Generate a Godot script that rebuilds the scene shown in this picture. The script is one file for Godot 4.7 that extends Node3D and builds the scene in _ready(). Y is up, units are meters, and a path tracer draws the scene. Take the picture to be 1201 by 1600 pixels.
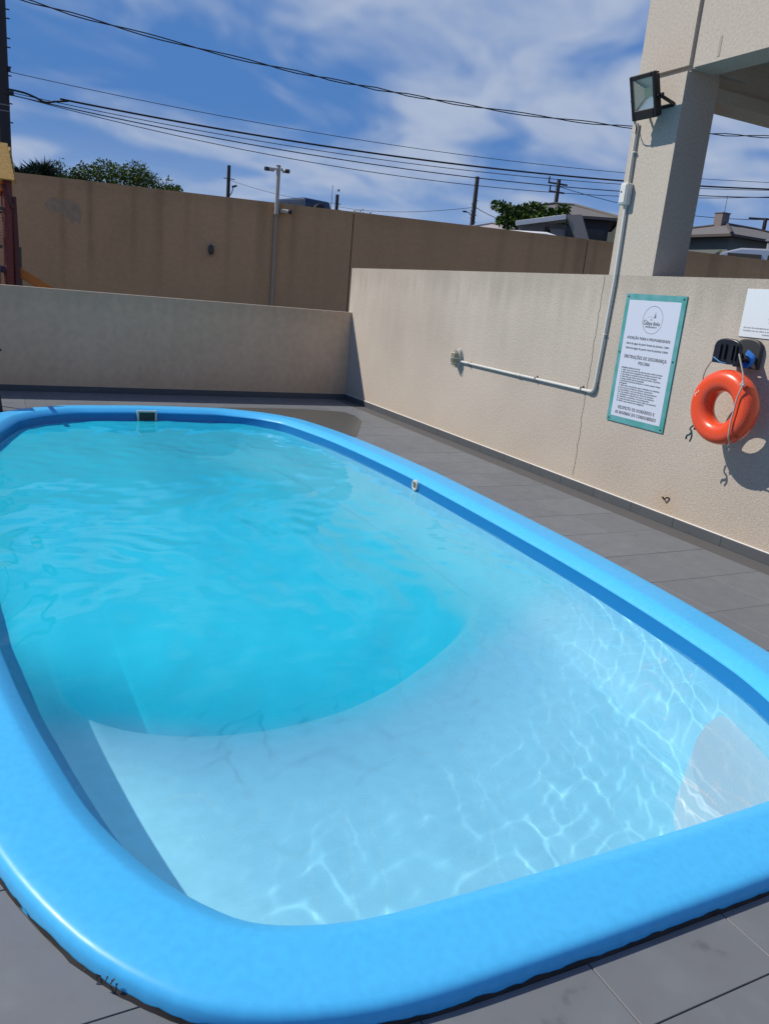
extends Node3D

# ---------------------------------------------------------------- small tools
var rng := RandomNumberGenerator.new()
var taken := {}

func numbered(n: String) -> String:
	var k: int = taken.get(n, 0)
	taken[n] = k + 1
	return n if k == 0 else "%s_%03d" % [n, k]

func lin(r: float, g: float, b: float) -> Color:      # a real-world (linear) base colour
	return Color(r, g, b).linear_to_srgb()

func mat(c: Color, rough := 0.8, spec := 0.5, metal := 0.0) -> StandardMaterial3D:
	var m := StandardMaterial3D.new()
	m.albedo_color = c
	m.roughness = rough
	m.metallic_specular = spec
	m.metallic = metal
	return m

func thing(n: String, label: String, category: String, at := Vector3.ZERO, turn := 0.0, group := "") -> Node3D:
	var o := Node3D.new()
	o.name = numbered(n)
	add_child(o)
	o.position = at
	o.rotation.y = turn
	tag(o, label, category, group)
	return o

func tag(o: Node, label: String, category: String, group := "") -> void:
	o.set_meta("label", label)
	o.set_meta("category", category)
	if group != "":
		o.set_meta("group", group)

func put(parent: Node, n: String, mesh: Mesh, m: Material = null) -> MeshInstance3D:
	var o := MeshInstance3D.new()
	o.name = numbered(n) if parent == self else n
	o.mesh = mesh
	if m:
		o.material_override = m
	parent.add_child(o, true)
	return o

func structure(n: String, mesh: Mesh, m: Material = null) -> MeshInstance3D:
	var o := put(self, n, mesh, m)
	o.set_meta("kind", "structure")
	return o

func st() -> SurfaceTool:
	var s := SurfaceTool.new()
	s.begin(Mesh.PRIMITIVE_TRIANGLES)
	s.set_smooth_group(-1)
	return s

func done(s: SurfaceTool) -> ArrayMesh:
	s.generate_normals()
	return s.commit()

func poly(s: SurfaceTool, pts: PackedVector3Array, out: Vector3) -> void:   # a flat convex face that looks towards out
	var n := (pts[1] - pts[0]).cross(pts[2] - pts[0])
	var flip := n.dot(out) > 0.0
	for i in range(1, pts.size() - 1):
		s.add_vertex(pts[0])
		if flip:
			s.add_vertex(pts[i + 1]); s.add_vertex(pts[i])
		else:
			s.add_vertex(pts[i]); s.add_vertex(pts[i + 1])

func cbox(s: SurfaceTool, c: Vector3, sz: Vector3, b := 0.004, basis := Basis.IDENTITY) -> void:   # a box with chamfered edges
	var h := sz / 2.0
	b = min(b, min(h.x, min(h.y, h.z)) * 0.9)
	var v := func(sx: float, sy: float, sz_: float, a: int) -> Vector3:
		var p := Vector3(sx * (h.x - b), sy * (h.y - b), sz_ * (h.z - b))
		p[a] += [sx, sy, sz_][a] * b
		return c + basis * p
	for a in 3:
		for g in [-1.0, 1.0]:
			var f := PackedVector3Array()
			for q in [[-1.0, -1.0], [1.0, -1.0], [1.0, 1.0], [-1.0, 1.0]]:
				var k := [0.0, 0.0, 0.0]
				k[a] = g; k[(a + 1) % 3] = q[0]; k[(a + 2) % 3] = q[1]
				f.append(v.call(k[0], k[1], k[2], a))
			var o := Vector3.ZERO
			o[a] = g
			poly(s, f, basis * o)
	for a in 3:                                                    # edges along axis a
		var i := (a + 1) % 3
		var j := (a + 2) % 3
		for gi in [-1.0, 1.0]:
			for gj in [-1.0, 1.0]:
				var f := PackedVector3Array()
				for q in [[-1.0, i], [1.0, i], [1.0, j], [-1.0, j]]:
					var k := [0.0, 0.0, 0.0]
					k[a] = q[0]; k[i] = gi; k[j] = gj
					f.append(v.call(k[0], k[1], k[2], q[1]))
				var o := Vector3.ZERO
				o[i] = gi; o[j] = gj
				poly(s, f, basis * o)
	for sx in [-1.0, 1.0]:
		for sy in [-1.0, 1.0]:
			for sz_ in [-1.0, 1.0]:
				poly(s, PackedVector3Array([v.call(sx, sy, sz_, 0), v.call(sx, sy, sz_, 1), v.call(sx, sy, sz_, 2)]), basis * Vector3(sx, sy, sz_))

func box_mesh(c: Vector3, sz: Vector3, b := 0.004, basis := Basis.IDENTITY) -> ArrayMesh:
	var s := st()
	cbox(s, c, sz, b, basis)
	return done(s)

func loops(s: SurfaceTool, rows: Array, closed := true, uv := false, tone: Variant = null) -> void:      # a smooth skin through rows of equal length
	s.set_smooth_group(0)
	var n: int = rows[0].size()
	for r in rows.size() - 1:
		var a: PackedVector3Array = rows[r]
		var b: PackedVector3Array = rows[r + 1]
		for i in (n if closed else n - 1):
			var j := (i + 1) % n
			var q := [a[i], b[i], b[j], a[i], b[j], a[j]]
			var t := [[i, r], [i, r + 1], [i + 1, r + 1], [i, r], [i + 1, r + 1], [i + 1, r]]
			for k in 6:
				if uv:
					s.set_uv(Vector2(float(t[k][0]) / n, float(t[k][1]) / (rows.size() - 1)))
				if tone != null:
					s.set_color(tone.call(q[k]))
				s.add_vertex(q[k])
	s.set_smooth_group(-1)

func ring(c: Vector3, x: Vector3, y: Vector3, r: float, seg: int) -> PackedVector3Array:
	var p := PackedVector3Array()
	for i in seg:
		var a := TAU * i / seg
		p.append(c + x * cos(a) * r + y * sin(a) * r)
	return p

func tube(s: SurfaceTool, pts: PackedVector3Array, r: float, seg := 8, r2 := -1.0) -> void:
	var rows := []
	var x := Vector3.ZERO
	for i in pts.size():
		var d := (pts[min(i + 1, pts.size() - 1)] - pts[max(i - 1, 0)]).normalized()
		if x == Vector3.ZERO:
			x = d.cross(Vector3.UP if absf(d.y) < 0.9 else Vector3.RIGHT).normalized()
		x = (x - d * x.dot(d)).normalized()
		var k: float = r if r2 < 0.0 else lerpf(r, r2, float(i) / (pts.size() - 1))
		rows.append(ring(pts[i], x, d.cross(x), k, seg))
	loops(s, rows)
	poly(s, rows[0], pts[0] - pts[1])
	poly(s, rows[-1], pts[-1] - pts[-2])

func tube_mesh(pts: PackedVector3Array, r: float, seg := 8, r2 := -1.0) -> ArrayMesh:
	var s := st()
	tube(s, pts, r, seg, r2)
	return done(s)

func lathe(s: SurfaceTool, prof: Array, xf: Transform3D, seg := 24) -> void:      # prof: [radius, height] turned round the local y axis
	var rows := []
	for p in prof:
		rows.append(ring(xf * Vector3(0, p[1], 0), xf.basis.x, xf.basis.z, max(p[0], 0.0004), seg))
	loops(s, rows)

func smooth_path(keys: Array, per := 6) -> PackedVector3Array:
	var out := PackedVector3Array()
	for i in keys.size() - 1:
		var a: Vector3 = keys[max(i - 1, 0)]
		var b: Vector3 = keys[i]
		var c: Vector3 = keys[i + 1]
		var d: Vector3 = keys[min(i + 2, keys.size() - 1)]
		for k in per:
			out.append(b.cubic_interpolate(c, a, d, float(k) / per))
	out.append(keys[-1])
	return out

func fill(s: SurfaceTool, pg: PackedVector2Array, y: float, up := true) -> void:    # a level polygon (x, z) at height y
	var t := Geometry2D.triangulate_polygon(pg)
	for i in range(0, t.size(), 3):
		poly(s, PackedVector3Array([Vector3(pg[t[i]].x, y, pg[t[i]].y), Vector3(pg[t[i + 1]].x, y, pg[t[i + 1]].y), Vector3(pg[t[i + 2]].x, y, pg[t[i + 2]].y)]), Vector3.UP if up else Vector3.DOWN)

func prism(s: SurfaceTool, pg: PackedVector2Array, y0: float, y1: float, b: float) -> void:     # an upright slab with an eased top edge
	if Geometry2D.is_polygon_clockwise(pg):
		pg.reverse()
	var n := pg.size()
	var ins := PackedVector2Array()
	for i in n:
		var e0 := (pg[i] - pg[(i + n - 1) % n]).normalized()
		var e1 := (pg[(i + 1) % n] - pg[i]).normalized()
		var m := (Vector2(-e0.y, e0.x) + Vector2(-e1.y, e1.x)) / 2.0
		ins.append(pg[i] + m / max(0.35, m.length_squared()) * b)
	fill(s, ins, y1)
	for i in n:
		var j := (i + 1) % n
		var o2 := -Vector2(-(pg[j] - pg[i]).y, (pg[j] - pg[i]).x)
		var o := Vector3(o2.x, 0, o2.y)
		poly(s, PackedVector3Array([Vector3(pg[i].x, y1 - b, pg[i].y), Vector3(pg[j].x, y1 - b, pg[j].y), Vector3(ins[j].x, y1, ins[j].y), Vector3(ins[i].x, y1, ins[i].y)]), o + Vector3.UP * o.length())
		poly(s, PackedVector3Array([Vector3(pg[i].x, y0, pg[i].y), Vector3(pg[j].x, y0, pg[j].y), Vector3(pg[j].x, y1 - b, pg[j].y), Vector3(pg[i].x, y1 - b, pg[i].y)]), o)

func rect2(x0: float, z0: float, x1: float, z1: float) -> PackedVector2Array:
	return PackedVector2Array([Vector2(x0, z0), Vector2(x1, z0), Vector2(x1, z1), Vector2(x0, z1)])

func noise(seed_: int, freq: float, oct := 4, kind := FastNoiseLite.TYPE_SIMPLEX_SMOOTH) -> FastNoiseLite:
	var f := FastNoiseLite.new()
	f.seed = seed_
	f.frequency = freq
	f.noise_type = kind
	f.fractal_type = FastNoiseLite.FRACTAL_FBM
	f.fractal_octaves = oct
	return f

func noise_tex(seed_: int, freq: float, oct: int, size := 1024) -> NoiseTexture2D:
	var t := NoiseTexture2D.new()
	t.width = size
	t.height = size
	t.seamless = true
	t.noise = noise(seed_, freq, oct)
	return t

func tone_tex(seed_: int, freq: float, oct: int, lo: float, hi: float, size := 512) -> NoiseTexture2D:
	var t := noise_tex(seed_, freq, oct, size)
	var g := Gradient.new()
	g.set_color(0, Color(lo, lo, lo))
	g.set_color(1, Color(hi, hi, hi))
	t.color_ramp = g
	return t

func triplanar(m: StandardMaterial3D, per_metre: float) -> StandardMaterial3D:
	m.uv1_triplanar = true
	m.uv1_world_triplanar = true
	m.uv1_scale = Vector3.ONE * per_metre
	return m

func sheet(s: SurfaceTool, o: Vector3, u: Vector3, v: Vector3, out: Vector3, step: float, tone: Callable) -> void:
	# a flat face cut into small cells, each corner with the wall's own colour (stains, weathering)
	var nu := maxi(1, int(u.length() / step))
	var nv := maxi(1, int(v.length() / step))
	var flip := u.cross(v).dot(out) > 0.0
	for i in nu:
		for j in nv:
			var q := [Vector2(i, j), Vector2(i + 1, j), Vector2(i + 1, j + 1), Vector2(i, j), Vector2(i + 1, j + 1), Vector2(i, j + 1)]
			if flip:
				q = [q[0], q[2], q[1], q[3], q[5], q[4]]
			for k in q:
				var f := Vector2(k.x / nu, k.y / nv)
				s.set_color(tone.call(f.x * u.length(), f.y * v.length()))
				s.add_vertex(o + u * f.x + v * f.y)

# ---------------------------------------------------------------- the pool's outline
const POOL_X := 1.55
var outline := PackedVector2Array()
var inward := PackedVector2Array()

func pool_outline() -> void:
	var half := [[0.0, -9.10], [0.5, -9.06], [0.88, -9.0], [1.25, -8.78], [1.48, -8.52], [1.63, -8.2], [1.80, -7.3], [1.88, -6.2], [1.893, -5.35], [1.84, -3.79], [1.765, -2.85], [1.665, -2.17], [1.575, -1.84], [1.44, -1.54], [1.30, -1.345], [1.17, -1.235], [1.0, -1.16], [0.78, -1.115], [0.4, -1.102], [0.0, -1.10]]
	var keys := []
	for h in half:
		keys.append(Vector2(POOL_X + h[0], h[1]))
	for i in range(half.size() - 2, 0, -1):
		keys.append(Vector2(POOL_X - half[i][0] - 0.055 * smoothstep(-2.3, -3.4, half[i][1]) * smoothstep(-8.3, -7.0, half[i][1]), half[i][1]))
	var fine := PackedVector2Array()
	var n := keys.size()
	for i in n:
		for k in 12:
			fine.append(keys[i].cubic_interpolate(keys[(i + 1) % n], keys[(i + n - 1) % n], keys[(i + 2) % n], k / 12.0))
	var total := 0.0
	for i in fine.size():
		total += fine[i].distance_to(fine[(i + 1) % fine.size()])
	var count := 288
	var want := 0.0
	var gone := 0.0
	for i in fine.size():
		var a := fine[i]
		var b := fine[(i + 1) % fine.size()]
		var d := a.distance_to(b)
		while want < gone + d and outline.size() < count:
			outline.append(a.lerp(b, (want - gone) / d))
			want += total / count
		gone += d
	for i in count:
		var t := (outline[(i + 2) % count] - outline[(i + count - 2) % count]).normalized()
		var nn := Vector2(-t.y, t.x)
		if nn.dot(Vector2(POOL_X, -5.1) - outline[i]) < 0.0:
			nn = -nn
		inward.append(nn)

func inset(d: float) -> PackedVector2Array:
	var p := PackedVector2Array()
	for i in outline.size():
		p.append(outline[i] + inward[i] * d)
	return p

func at_y(pg: PackedVector2Array, y: float) -> PackedVector3Array:
	var p := PackedVector3Array()
	for q in pg:
		p.append(Vector3(q.x, y, q.y))
	return p

func skin(prof: Array, uv := false) -> ArrayMesh:
	var s := st()
	var rows := []
	for q in prof:
		rows.append(at_y(inset(q[0]), q[1]))
	loops(s, rows, true, uv)
	return done(s)

# ---------------------------------------------------------------- water waves
var waves := []
func make_waves() -> void:
	rng.seed = 42
	for i in 22:
		var l := 0.085 * pow(12.0, i / 21.0)
		var a := rng.randfn() * 0.42 + (0.30 if i % 5 != 0 else 1.65)
		var k := TAU / l
		waves.append([cos(a) * k, sin(a) * k, rng.randf() * TAU, 0.017 / k * (0.9 if i < 12 else 0.85)])

func wave_height(x: float, z: float) -> float:
	var h := 0.0
	var wx := x + 0.10 * sin(z * 2.3 + 0.6) + 0.06 * sin(z * 5.1 + x * 1.7)
	var wz := z + 0.10 * sin(x * 2.9 + 1.1) + 0.06 * sin(x * 4.3 - z * 1.3)
	for w in waves:
		h += w[3] * sin(w[0] * wx + w[1] * wz + w[2])
	return h

func caustics(w: int, h: int, x0: float, z0: float, sx: float, sz: float) -> PackedFloat32Array:
	# light bundles bent by the waves, gathered on a grid below: how much light the moving surface lets through at each place
	var hh := PackedFloat32Array()
	hh.resize((w + 1) * (h + 1))
	for j in h + 1:
		for i in w + 1:
			hh[j * (w + 1) + i] = wave_height(x0 + sx * i / w, z0 + sz * j / h)
	var dens := PackedFloat32Array()
	dens.resize(w * h)
	var reach := 0.40
	for j in h:
		for i in w:
			var c := hh[j * (w + 1) + i]
			var gx := (hh[j * (w + 1) + i + 1] - c) / (sx / w)
			var gz := (hh[(j + 1) * (w + 1) + i] - c) / (sz / h)
			var px := i - gx * reach / (sx / w)
			var pz := j - gz * reach / (sz / h)
			var ix := int(floor(px))
			var iz := int(floor(pz))
			if ix < 0 or iz < 0 or ix >= w - 1 or iz >= h - 1:
				continue
			var fx := px - ix
			var fz := pz - iz
			var o := iz * w + ix
			dens[o] += (1 - fx) * (1 - fz)
			dens[o + 1] += fx * (1 - fz)
			dens[o + w] += (1 - fx) * fz
			dens[o + w + 1] += fx * fz
	return dens

# ---------------------------------------------------------------- sky
func sky_picture() -> ImageTexture:
	var w := 2048
	var h := 1024
	var im := Image.create(w, h, false, Image.FORMAT_RGBF)
	var n1 := noise(5, 1.0, 5)
	var n2 := noise(23, 1.0, 5)
	var n3 := noise(41, 1.0, 3)
	var top := Color(0.050, 0.140, 0.390)
	var mid := Color(0.066, 0.188, 0.470)
	var low := Color(0.285, 0.405, 0.620)
	var cloud := Color(0.385, 0.455, 0.595)
	for j in h:
		var el := PI * (0.5 - (j + 0.5) / h)
		var y := sin(el)
		if y < 0.0:
			for i in w:
				im.set_pixel(i, j, Color(0.16, 0.16, 0.155))
			continue
		var base := low.lerp(mid, smoothstep(0.0, 0.20, y)).lerp(top, smoothstep(0.15, 0.85, y))
		for i in w:
			var az := TAU * ((i + 0.5) / w - 0.5)
			var d := Vector3(sin(az) * cos(el), y, -cos(az) * cos(el))
			var k := 1.0 / (y + 0.10)
			var px := d.x * k + 22.0
			var pz := d.z * k - 31.0
			# long thin streaks drawn out across the view, torn by a finer field
			var u := px * 0.83 - pz * 0.55
			var v := px * 0.55 + pz * 0.83
			var warp := n3.get_noise_2d(px * 0.5, pz * 0.5)
			var a := n1.get_noise_2d(u * 0.40 + warp * 0.6, v * 0.66 + warp * 0.6)
			var b := n2.get_noise_2d(u * 1.2 + warp * 1.5, v * 2.2 + 7.0 + warp)
			var big := n3.get_noise_2d(px * 0.22 + 31.0, pz * 0.22 - 12.0)
			var fib := n2.get_noise_2d(u * 4.0 + warp * 2.0 + 40.0, v * 7.0 - 11.0)
			var c := smoothstep(-0.26, 0.62, a * 0.85 + b * 0.24 + big * 0.55 + fib * 0.12 - 0.02)
			c = clampf(c * 0.95 + 0.02, 0.0, 0.95)
			im.set_pixel(i, j, base.lerp(cloud, c))
	return ImageTexture.create_from_image(im)

# ---------------------------------------------------------------- materials shared by many
var stucco: StandardMaterial3D
var smooth_stucco: StandardMaterial3D
var render_far: StandardMaterial3D
var tile_mats := []
var grey_plastic: StandardMaterial3D
var black_metal: StandardMaterial3D
var wire: StandardMaterial3D
var pole_mat: StandardMaterial3D

func _ready() -> void:
	# ------------------------------------------------ camera, sky, sun
	var cam := Camera3D.new()
	cam.name = "camera"
	cam.position = Vector3(0, 1.5, 0)
	cam.rotation = Vector3(-0.2698, -0.4777, 0.0924)
	cam.fov = 66.51
	cam.near = 0.05
	cam.far = 1500.0
	add_child(cam)
	var env := Environment.new()
	env.background_mode = Environment.BG_SKY
	var sm := PanoramaSkyMaterial.new()
	sm.panorama = sky_picture()
	env.sky = Sky.new()
	env.sky.sky_material = sm
	env.tonemap_mode = Environment.TONE_MAPPER_LINEAR
	env.tonemap_exposure = 1.1
	env.sdfgi_enabled = true
	env.ssao_enabled = true
	env.ssil_enabled = true
	var we := WorldEnvironment.new()
	we.name = "world_environment"
	we.environment = env
	add_child(we)
	var sun := DirectionalLight3D.new()
	sun.name = "sun"
	sun.light_energy = 1.35
	sun.light_color = Color(1.0, 0.965, 0.91)
	sun.light_angular_distance = 0.5
	sun.shadow_enabled = true
	add_child(sun)
	sun.look_at_from_position(Vector3.ZERO, Vector3(0.85, -1.0, 0.575))

	pool_outline()
	make_waves()
	make_materials()
	make_ground()
	make_walls()
	make_building()
	make_pool()
	make_wall_fittings()
	make_signs()
	make_life_ring()
	make_playground()
	make_far_wall_fittings()
	make_poles_and_cables()
	make_houses()
	make_cars()
	make_trees()
	make_chair()

func make_materials() -> void:
	stucco = mat(Color.WHITE, 0.92, 0.3)
	stucco.vertex_color_use_as_albedo = true
	stucco.albedo_texture = tone_tex(3, 0.06, 4, 0.89, 1.0, 1024)
	stucco.heightmap_enabled = true
	stucco.heightmap_texture = noise_tex(8, 0.11, 3, 1024)
	stucco.heightmap_scale = 0.21
	triplanar(stucco, 0.62)
	smooth_stucco = stucco.duplicate()
	smooth_stucco.heightmap_scale = 0.08
	render_far = mat(Color.WHITE, 0.93, 0.25)
	render_far.vertex_color_use_as_albedo = true
	render_far.albedo_texture = tone_tex(13, 0.03, 4, 0.93, 1.0, 512)
	render_far.heightmap_enabled = true
	render_far.heightmap_texture = noise_tex(18, 0.07, 3, 512)
	render_far.heightmap_scale = 0.12
	triplanar(render_far, 0.5)
	for k in 4:
		var t: float = [0.168, 0.160, 0.176, 0.164][k]
		var m := mat(lin(t * 0.95, t * 1.03, t * 1.13), 0.55, 0.35)
		m.albedo_texture = worn(50 + k)
		m.roughness_texture = tone_tex(60, 0.02, 4, 0.75, 1.0, 512)
		triplanar(m, 0.8)
		m.uv1_offset = Vector3(0.37 * k, 0, 0.61 * k)
		tile_mats.append(m)
	grey_plastic = mat(lin(0.50, 0.51, 0.50), 0.45)
	black_metal = mat(lin(0.012, 0.012, 0.016), 0.4)
	wire = mat(lin(0.012, 0.013, 0.018), 0.7)
	pole_mat = mat(lin(0.030, 0.028, 0.032), 0.85)

# ---------------------------------------------------------------- ground and deck
func worn(seed_: int) -> NoiseTexture2D:       # mostly even, with thinly spread darker specks and pale dust
	var t := noise_tex(seed_, 0.014, 6, 512)
	var g := Gradient.new()
	g.offsets = PackedFloat32Array([0.0, 0.16, 0.30, 0.62, 0.85, 1.0])
	g.colors = PackedColorArray([Color(0.84, 0.83, 0.82), Color(0.945, 0.945, 0.945), Color(0.965, 0.96, 0.96), Color(0.97, 0.97, 0.97), Color(1, 1, 0.99), Color(1, 1, 0.98)])
	t.color_ramp = g
	return t

func make_ground() -> void:
	var s := st()
	var hole := inset(0.10)
	for half in [rect2(-400, -600, POOL_X, 400), rect2(POOL_X, -600, 400, 400)]:
		for pg in Geometry2D.clip_polygons(half, hole):
			fill(s, pg, -0.06)
	structure("ground", done(s), mat(lin(0.20, 0.18, 0.15), 0.95))
	# the higher land behind the tall wall, which carries the street
	s = st()
	var wall_dir := Vector3(17.5, 0, 4.2).normalized()
	var beyond := Vector3(wall_dir.z, 0, -wall_dir.x)
	var p0 := Vector3(7.49, 1.9, -17.32) + beyond * 0.17
	poly(s, PackedVector3Array([p0 - wall_dir * 38.0, p0 + wall_dir * 38.0, p0 + wall_dir * 700.0 + beyond * 300.0, p0 + wall_dir * 400.0 + beyond * 700.0, p0 - wall_dir * 400.0 + beyond * 700.0, p0 - wall_dir * 700.0 + beyond * 300.0]), Vector3.UP)
	structure("street", done(s), mat(lin(0.07, 0.07, 0.072), 0.9))
	# deck: a bed of grout with a slab of tile on it, each tile its own piece
	var deck := Node3D.new()
	deck.name = "pool_deck"
	deck.set_meta("kind", "structure")
	add_child(deck)
	s = st()
	var rim := inset(0.01)
	for half in [rect2(-3.6, -10.44, POOL_X, 1.6), rect2(POOL_X, -10.44, 4.6, 1.6)]:
		for pg in Geometry2D.clip_polygons(half, rim):
			fill(s, pg, -0.0045)
	put(deck, "grout_bed", done(s), mat(lin(0.085, 0.083, 0.085), 0.9))
	rng.seed = 4
	var edge := inset(-0.008)
	var rest := st()
	var shared := {}
	for i in range(-12, 7):
		for j in range(-25, 6):
			var x0 := 1.679 + 0.452 * i - 0.452 * 1
			var z0 := -0.905 + 0.452 * j - 0.452 * 1
			var x1 := minf(x0 + 0.452, 4.582)
			var z1 := minf(z0 + 0.452, 1.6)
			z0 = maxf(z0, -10.425)
			if x1 - x0 < 0.03 or z1 - z0 < 0.03 or x1 < -3.5:
				continue
			var cell := rect2(x0 + 0.0015, z0 + 0.0015, x1 - 0.0015, z1 - 0.0015)
			var near := x1 > -0.9 and z0 < -0.4
			var cut := false
			for q in edge:
				if q.x > x0 - 0.001 and q.x < x1 + 0.001 and q.y > z0 - 0.001 and q.y < z1 + 0.001:
					cut = true
					break
			if not cut:
				if Geometry2D.is_point_in_polygon(Vector2((x0 + x1) / 2, (z0 + z1) / 2), edge):
					continue
				if not near:
					prism(rest, cell, -0.02, 0.0, 0.0012)
					continue
				var key := "%.3f %.3f" % [x1 - x0, z1 - z0]
				if not shared.has(key):
					var t := st()
					prism(t, rect2(0.0015 - (x1 - x0) / 2, 0.0015 - (z1 - z0) / 2, (x1 - x0) / 2 - 0.0015, (z1 - z0) / 2 - 0.0015), -0.02, 0.0, 0.0012)
					shared[key] = done(t)
				var o := put(deck, "deck_tile", shared[key], tile_mats[rng.randi() % 4])
				o.position = Vector3((x0 + x1) / 2, rng.randf_range(-0.0006, 0.0006), (z0 + z1) / 2)
				continue
			for pg in Geometry2D.clip_polygons(cell, edge):
				if pg.size() < 3 or absf(area(pg)) < 0.0006:
					continue
				if near:
					var t := st()
					prism(t, pg, -0.02, 0.0, 0.0012)
					put(deck, "deck_tile", done(t), tile_mats[rng.randi() % 4]).position.y = rng.randf_range(-0.0006, 0.0006)
				else:
					prism(rest, pg, -0.02, 0.0, 0.0012)
	put(deck, "outer_tiles", done(rest), tile_mats[0]).set_meta("kind", "stuff")
	# water that was splashed over the far right corner of the deck and is still drying
	var wet := mat(lin(0.084, 0.083, 0.076), 0.32, 0.5)
	s = st()
	var pts := [Vector2(2.2, -9.36), Vector2(2.7, -9.42), Vector2(3.28, -9.42), Vector2(3.60, -9.40), Vector2(4.06, -9.24), Vector2(4.09, -8.98), Vector2(4.03, -8.62), Vector2(3.78, -8.12), Vector2(3.50, -7.60), Vector2(3.2, -8.2), Vector2(2.9, -8.7), Vector2(2.4, -9.0)]
	for pg in Geometry2D.clip_polygons(PackedVector2Array(pts), inset(-0.004)):
		fill(s, pg, 0.004)
	structure("wet_patch", done(s), wet)

func area(pg: PackedVector2Array) -> float:
	var a := 0.0
	for i in pg.size():
		a += pg[i].cross(pg[(i + 1) % pg.size()])
	return a / 2.0

# ---------------------------------------------------------------- walls
func make_walls() -> void:
	var big := noise(71, 0.55, 4)
	var streak := noise(72, 1.0, 3)
	var base_n := noise(73, 1.3, 4)
	var cream := Color(0.495, 0.440, 0.378)
	# the wall along the right side of the deck
	var rw := thing("right_wall", "cream textured stucco wall along the deck carrying the safety sign and life ring", "wall", Vector3(4.6, 0, -4.5))
	var tone := func(u: float, v: float) -> Color:
		var k := 1.0 + 0.15 * big.get_noise_2d(u, v) + 0.07 * streak.get_noise_2d(u * 5.0, v * 0.5) * smoothstep(0.4, 1.8, v)
		var c := cream * k
		var damp := smoothstep(0.42, 0.04, v + 0.22 * base_n.get_noise_2d(u * 1.2, v * 1.2))     # sandy bloom along the foot
		c = c.lerp(Color(0.52, 0.44, 0.345), 0.55 * damp)
		var dark := smoothstep(1.55, 1.83, v + 0.22 * streak.get_noise_2d(u * 7.0, 3.0))       # grime that runs from the coping
		c = c * (1.0 - 0.13 * dark)
		# a pale streak and sandy patches by the far end
		c = c.lerp(Color(0.56, 0.49, 0.40), 0.35 * smoothstep(0.05, 0.0, absf(u - 0.16 - 0.02 * sin(v * 4.0))) * smoothstep(1.7, 0.9, v))
		var rust := smoothstep(0.20, 0.02, Vector2(u - 6.34, (v - 0.20) * 1.1).length() + 0.05 * base_n.get_noise_2d(u * 9.0, v * 9.0))
		c = c.lerp(Color(0.50, 0.36, 0.24), 0.38 * rust)
		c.a = 1.0
		return c
	var s := st()
	sheet(s, Vector3(0, -0.05, -6.06), Vector3(0, 0, 11.9), Vector3(0, 1.876, 0), Vector3.LEFT, 0.045, tone)
	for f in [[Vector3(0, 1.826, -6.06), Vector3(0, 0, 11.9), Vector3(0.15, 0, 0), Vector3.UP], [Vector3(0, -0.05, -6.06), Vector3(0.15, 0, 0), Vector3(0, 1.876, 0), Vector3.FORWARD], [Vector3(0, -0.05, 5.84), Vector3(0.15, 0, 0), Vector3(0, 1.876, 0), Vector3.BACK], [Vector3(0.15, -0.05, -6.06), Vector3(0, 0, 11.9), Vector3(0, 1.876, 0), Vector3.RIGHT]]:
		sheet(s, f[0], f[1], f[2], f[3], 0.3, func(_a: float, _b: float) -> Color: return cream)
	put(rw, "wall_body", done(s), stucco)
	var skirt := mat(lin(0.085, 0.095, 0.105), 0.5, 0.4)
	skirt.albedo_texture = tile_mats[0].albedo_texture
	triplanar(skirt, 0.8)
	var pale_edge := mat(lin(0.72, 0.70, 0.66), 0.8)  # pale strip along the top edge of the skirting
	var one := box_mesh(Vector3.ZERO, Vector3(0.012, 0.072, 0.4512), 0.002)
	var one_strip := box_mesh(Vector3.ZERO, Vector3(0.010, 0.007, 0.452), 0.002)
	for i in 26:
		var z := -10.44 + 0.2325 + 0.452 * i
		put(rw, "skirting_tile", one, skirt).position = Vector3(-0.0065, 0.032, z + 4.5)
		put(rw, "pale_strip", one_strip, pale_edge).position = Vector3(-0.0055, 0.0725, z + 4.5)
	# hairline crack that wanders down behind the conduit
	var crack := st()
	var pts := PackedVector3Array()
	for k in 46:
		var y := 1.82 - k * 0.038
		pts.append(Vector3(-0.0003, y, -5.315 + 4.5 + 0.018 * base_n.get_noise_2d(y * 3.0, 40.0) + 0.010 * base_n.get_noise_2d(y * 14.0, 9.0) + (0.02 if y > 1.5 else 0.0) * (y - 1.5)))
	tube(crack, pts, 0.0024, 5)
	put(rw, "crack", done(crack), mat(lin(0.09, 0.085, 0.075), 0.95))
	# a broken-off wire stub low in the wall, with rust round it
	var stub := thing("wire_stub", "small rusty bent wire stub poking from the foot of the stucco wall", "wire", Vector3(4.595, 0.193, -4.22))
	put(stub, "bent_wire", tube_mesh(smooth_path([Vector3(0.02, -0.006, -0.035), Vector3(-0.012, 0.004, -0.026), Vector3(-0.014, -0.008, -0.004), Vector3(-0.012, 0.010, 0.012), Vector3(-0.004, 0.012, 0.026), Vector3(0.02, 0.0, 0.032)]), 0.0058, 6), mat(lin(0.05, 0.022, 0.014), 0.9))

	# the low wall across the far end
	var lw := thing("low_wall", "low cream wall across the far end of the deck, shaded side facing", "wall", Vector3(1.0, 0, -10.44))
	var n2 := noise(81, 0.8, 4)
	var tone2 := func(u: float, v: float) -> Color:
		var c := Color(0.70, 0.505, 0.34) * (1.0 + 0.05 * n2.get_noise_2d(u, v) + 0.05 * streak.get_noise_2d(u * 6.0, v * 0.7))
		c = c.lerp(Color(0.56, 0.38, 0.24), 0.5 * smoothstep(0.5, 0.05, v + 0.2 * n2.get_noise_2d(u * 2.0, v)))
		c = c * (1.0 - 0.12 * smoothstep(1.0, 1.25, v + 0.15 * streak.get_noise_2d(u * 8.0, 1.0)))
		c.a = 1.0
		return c
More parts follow.
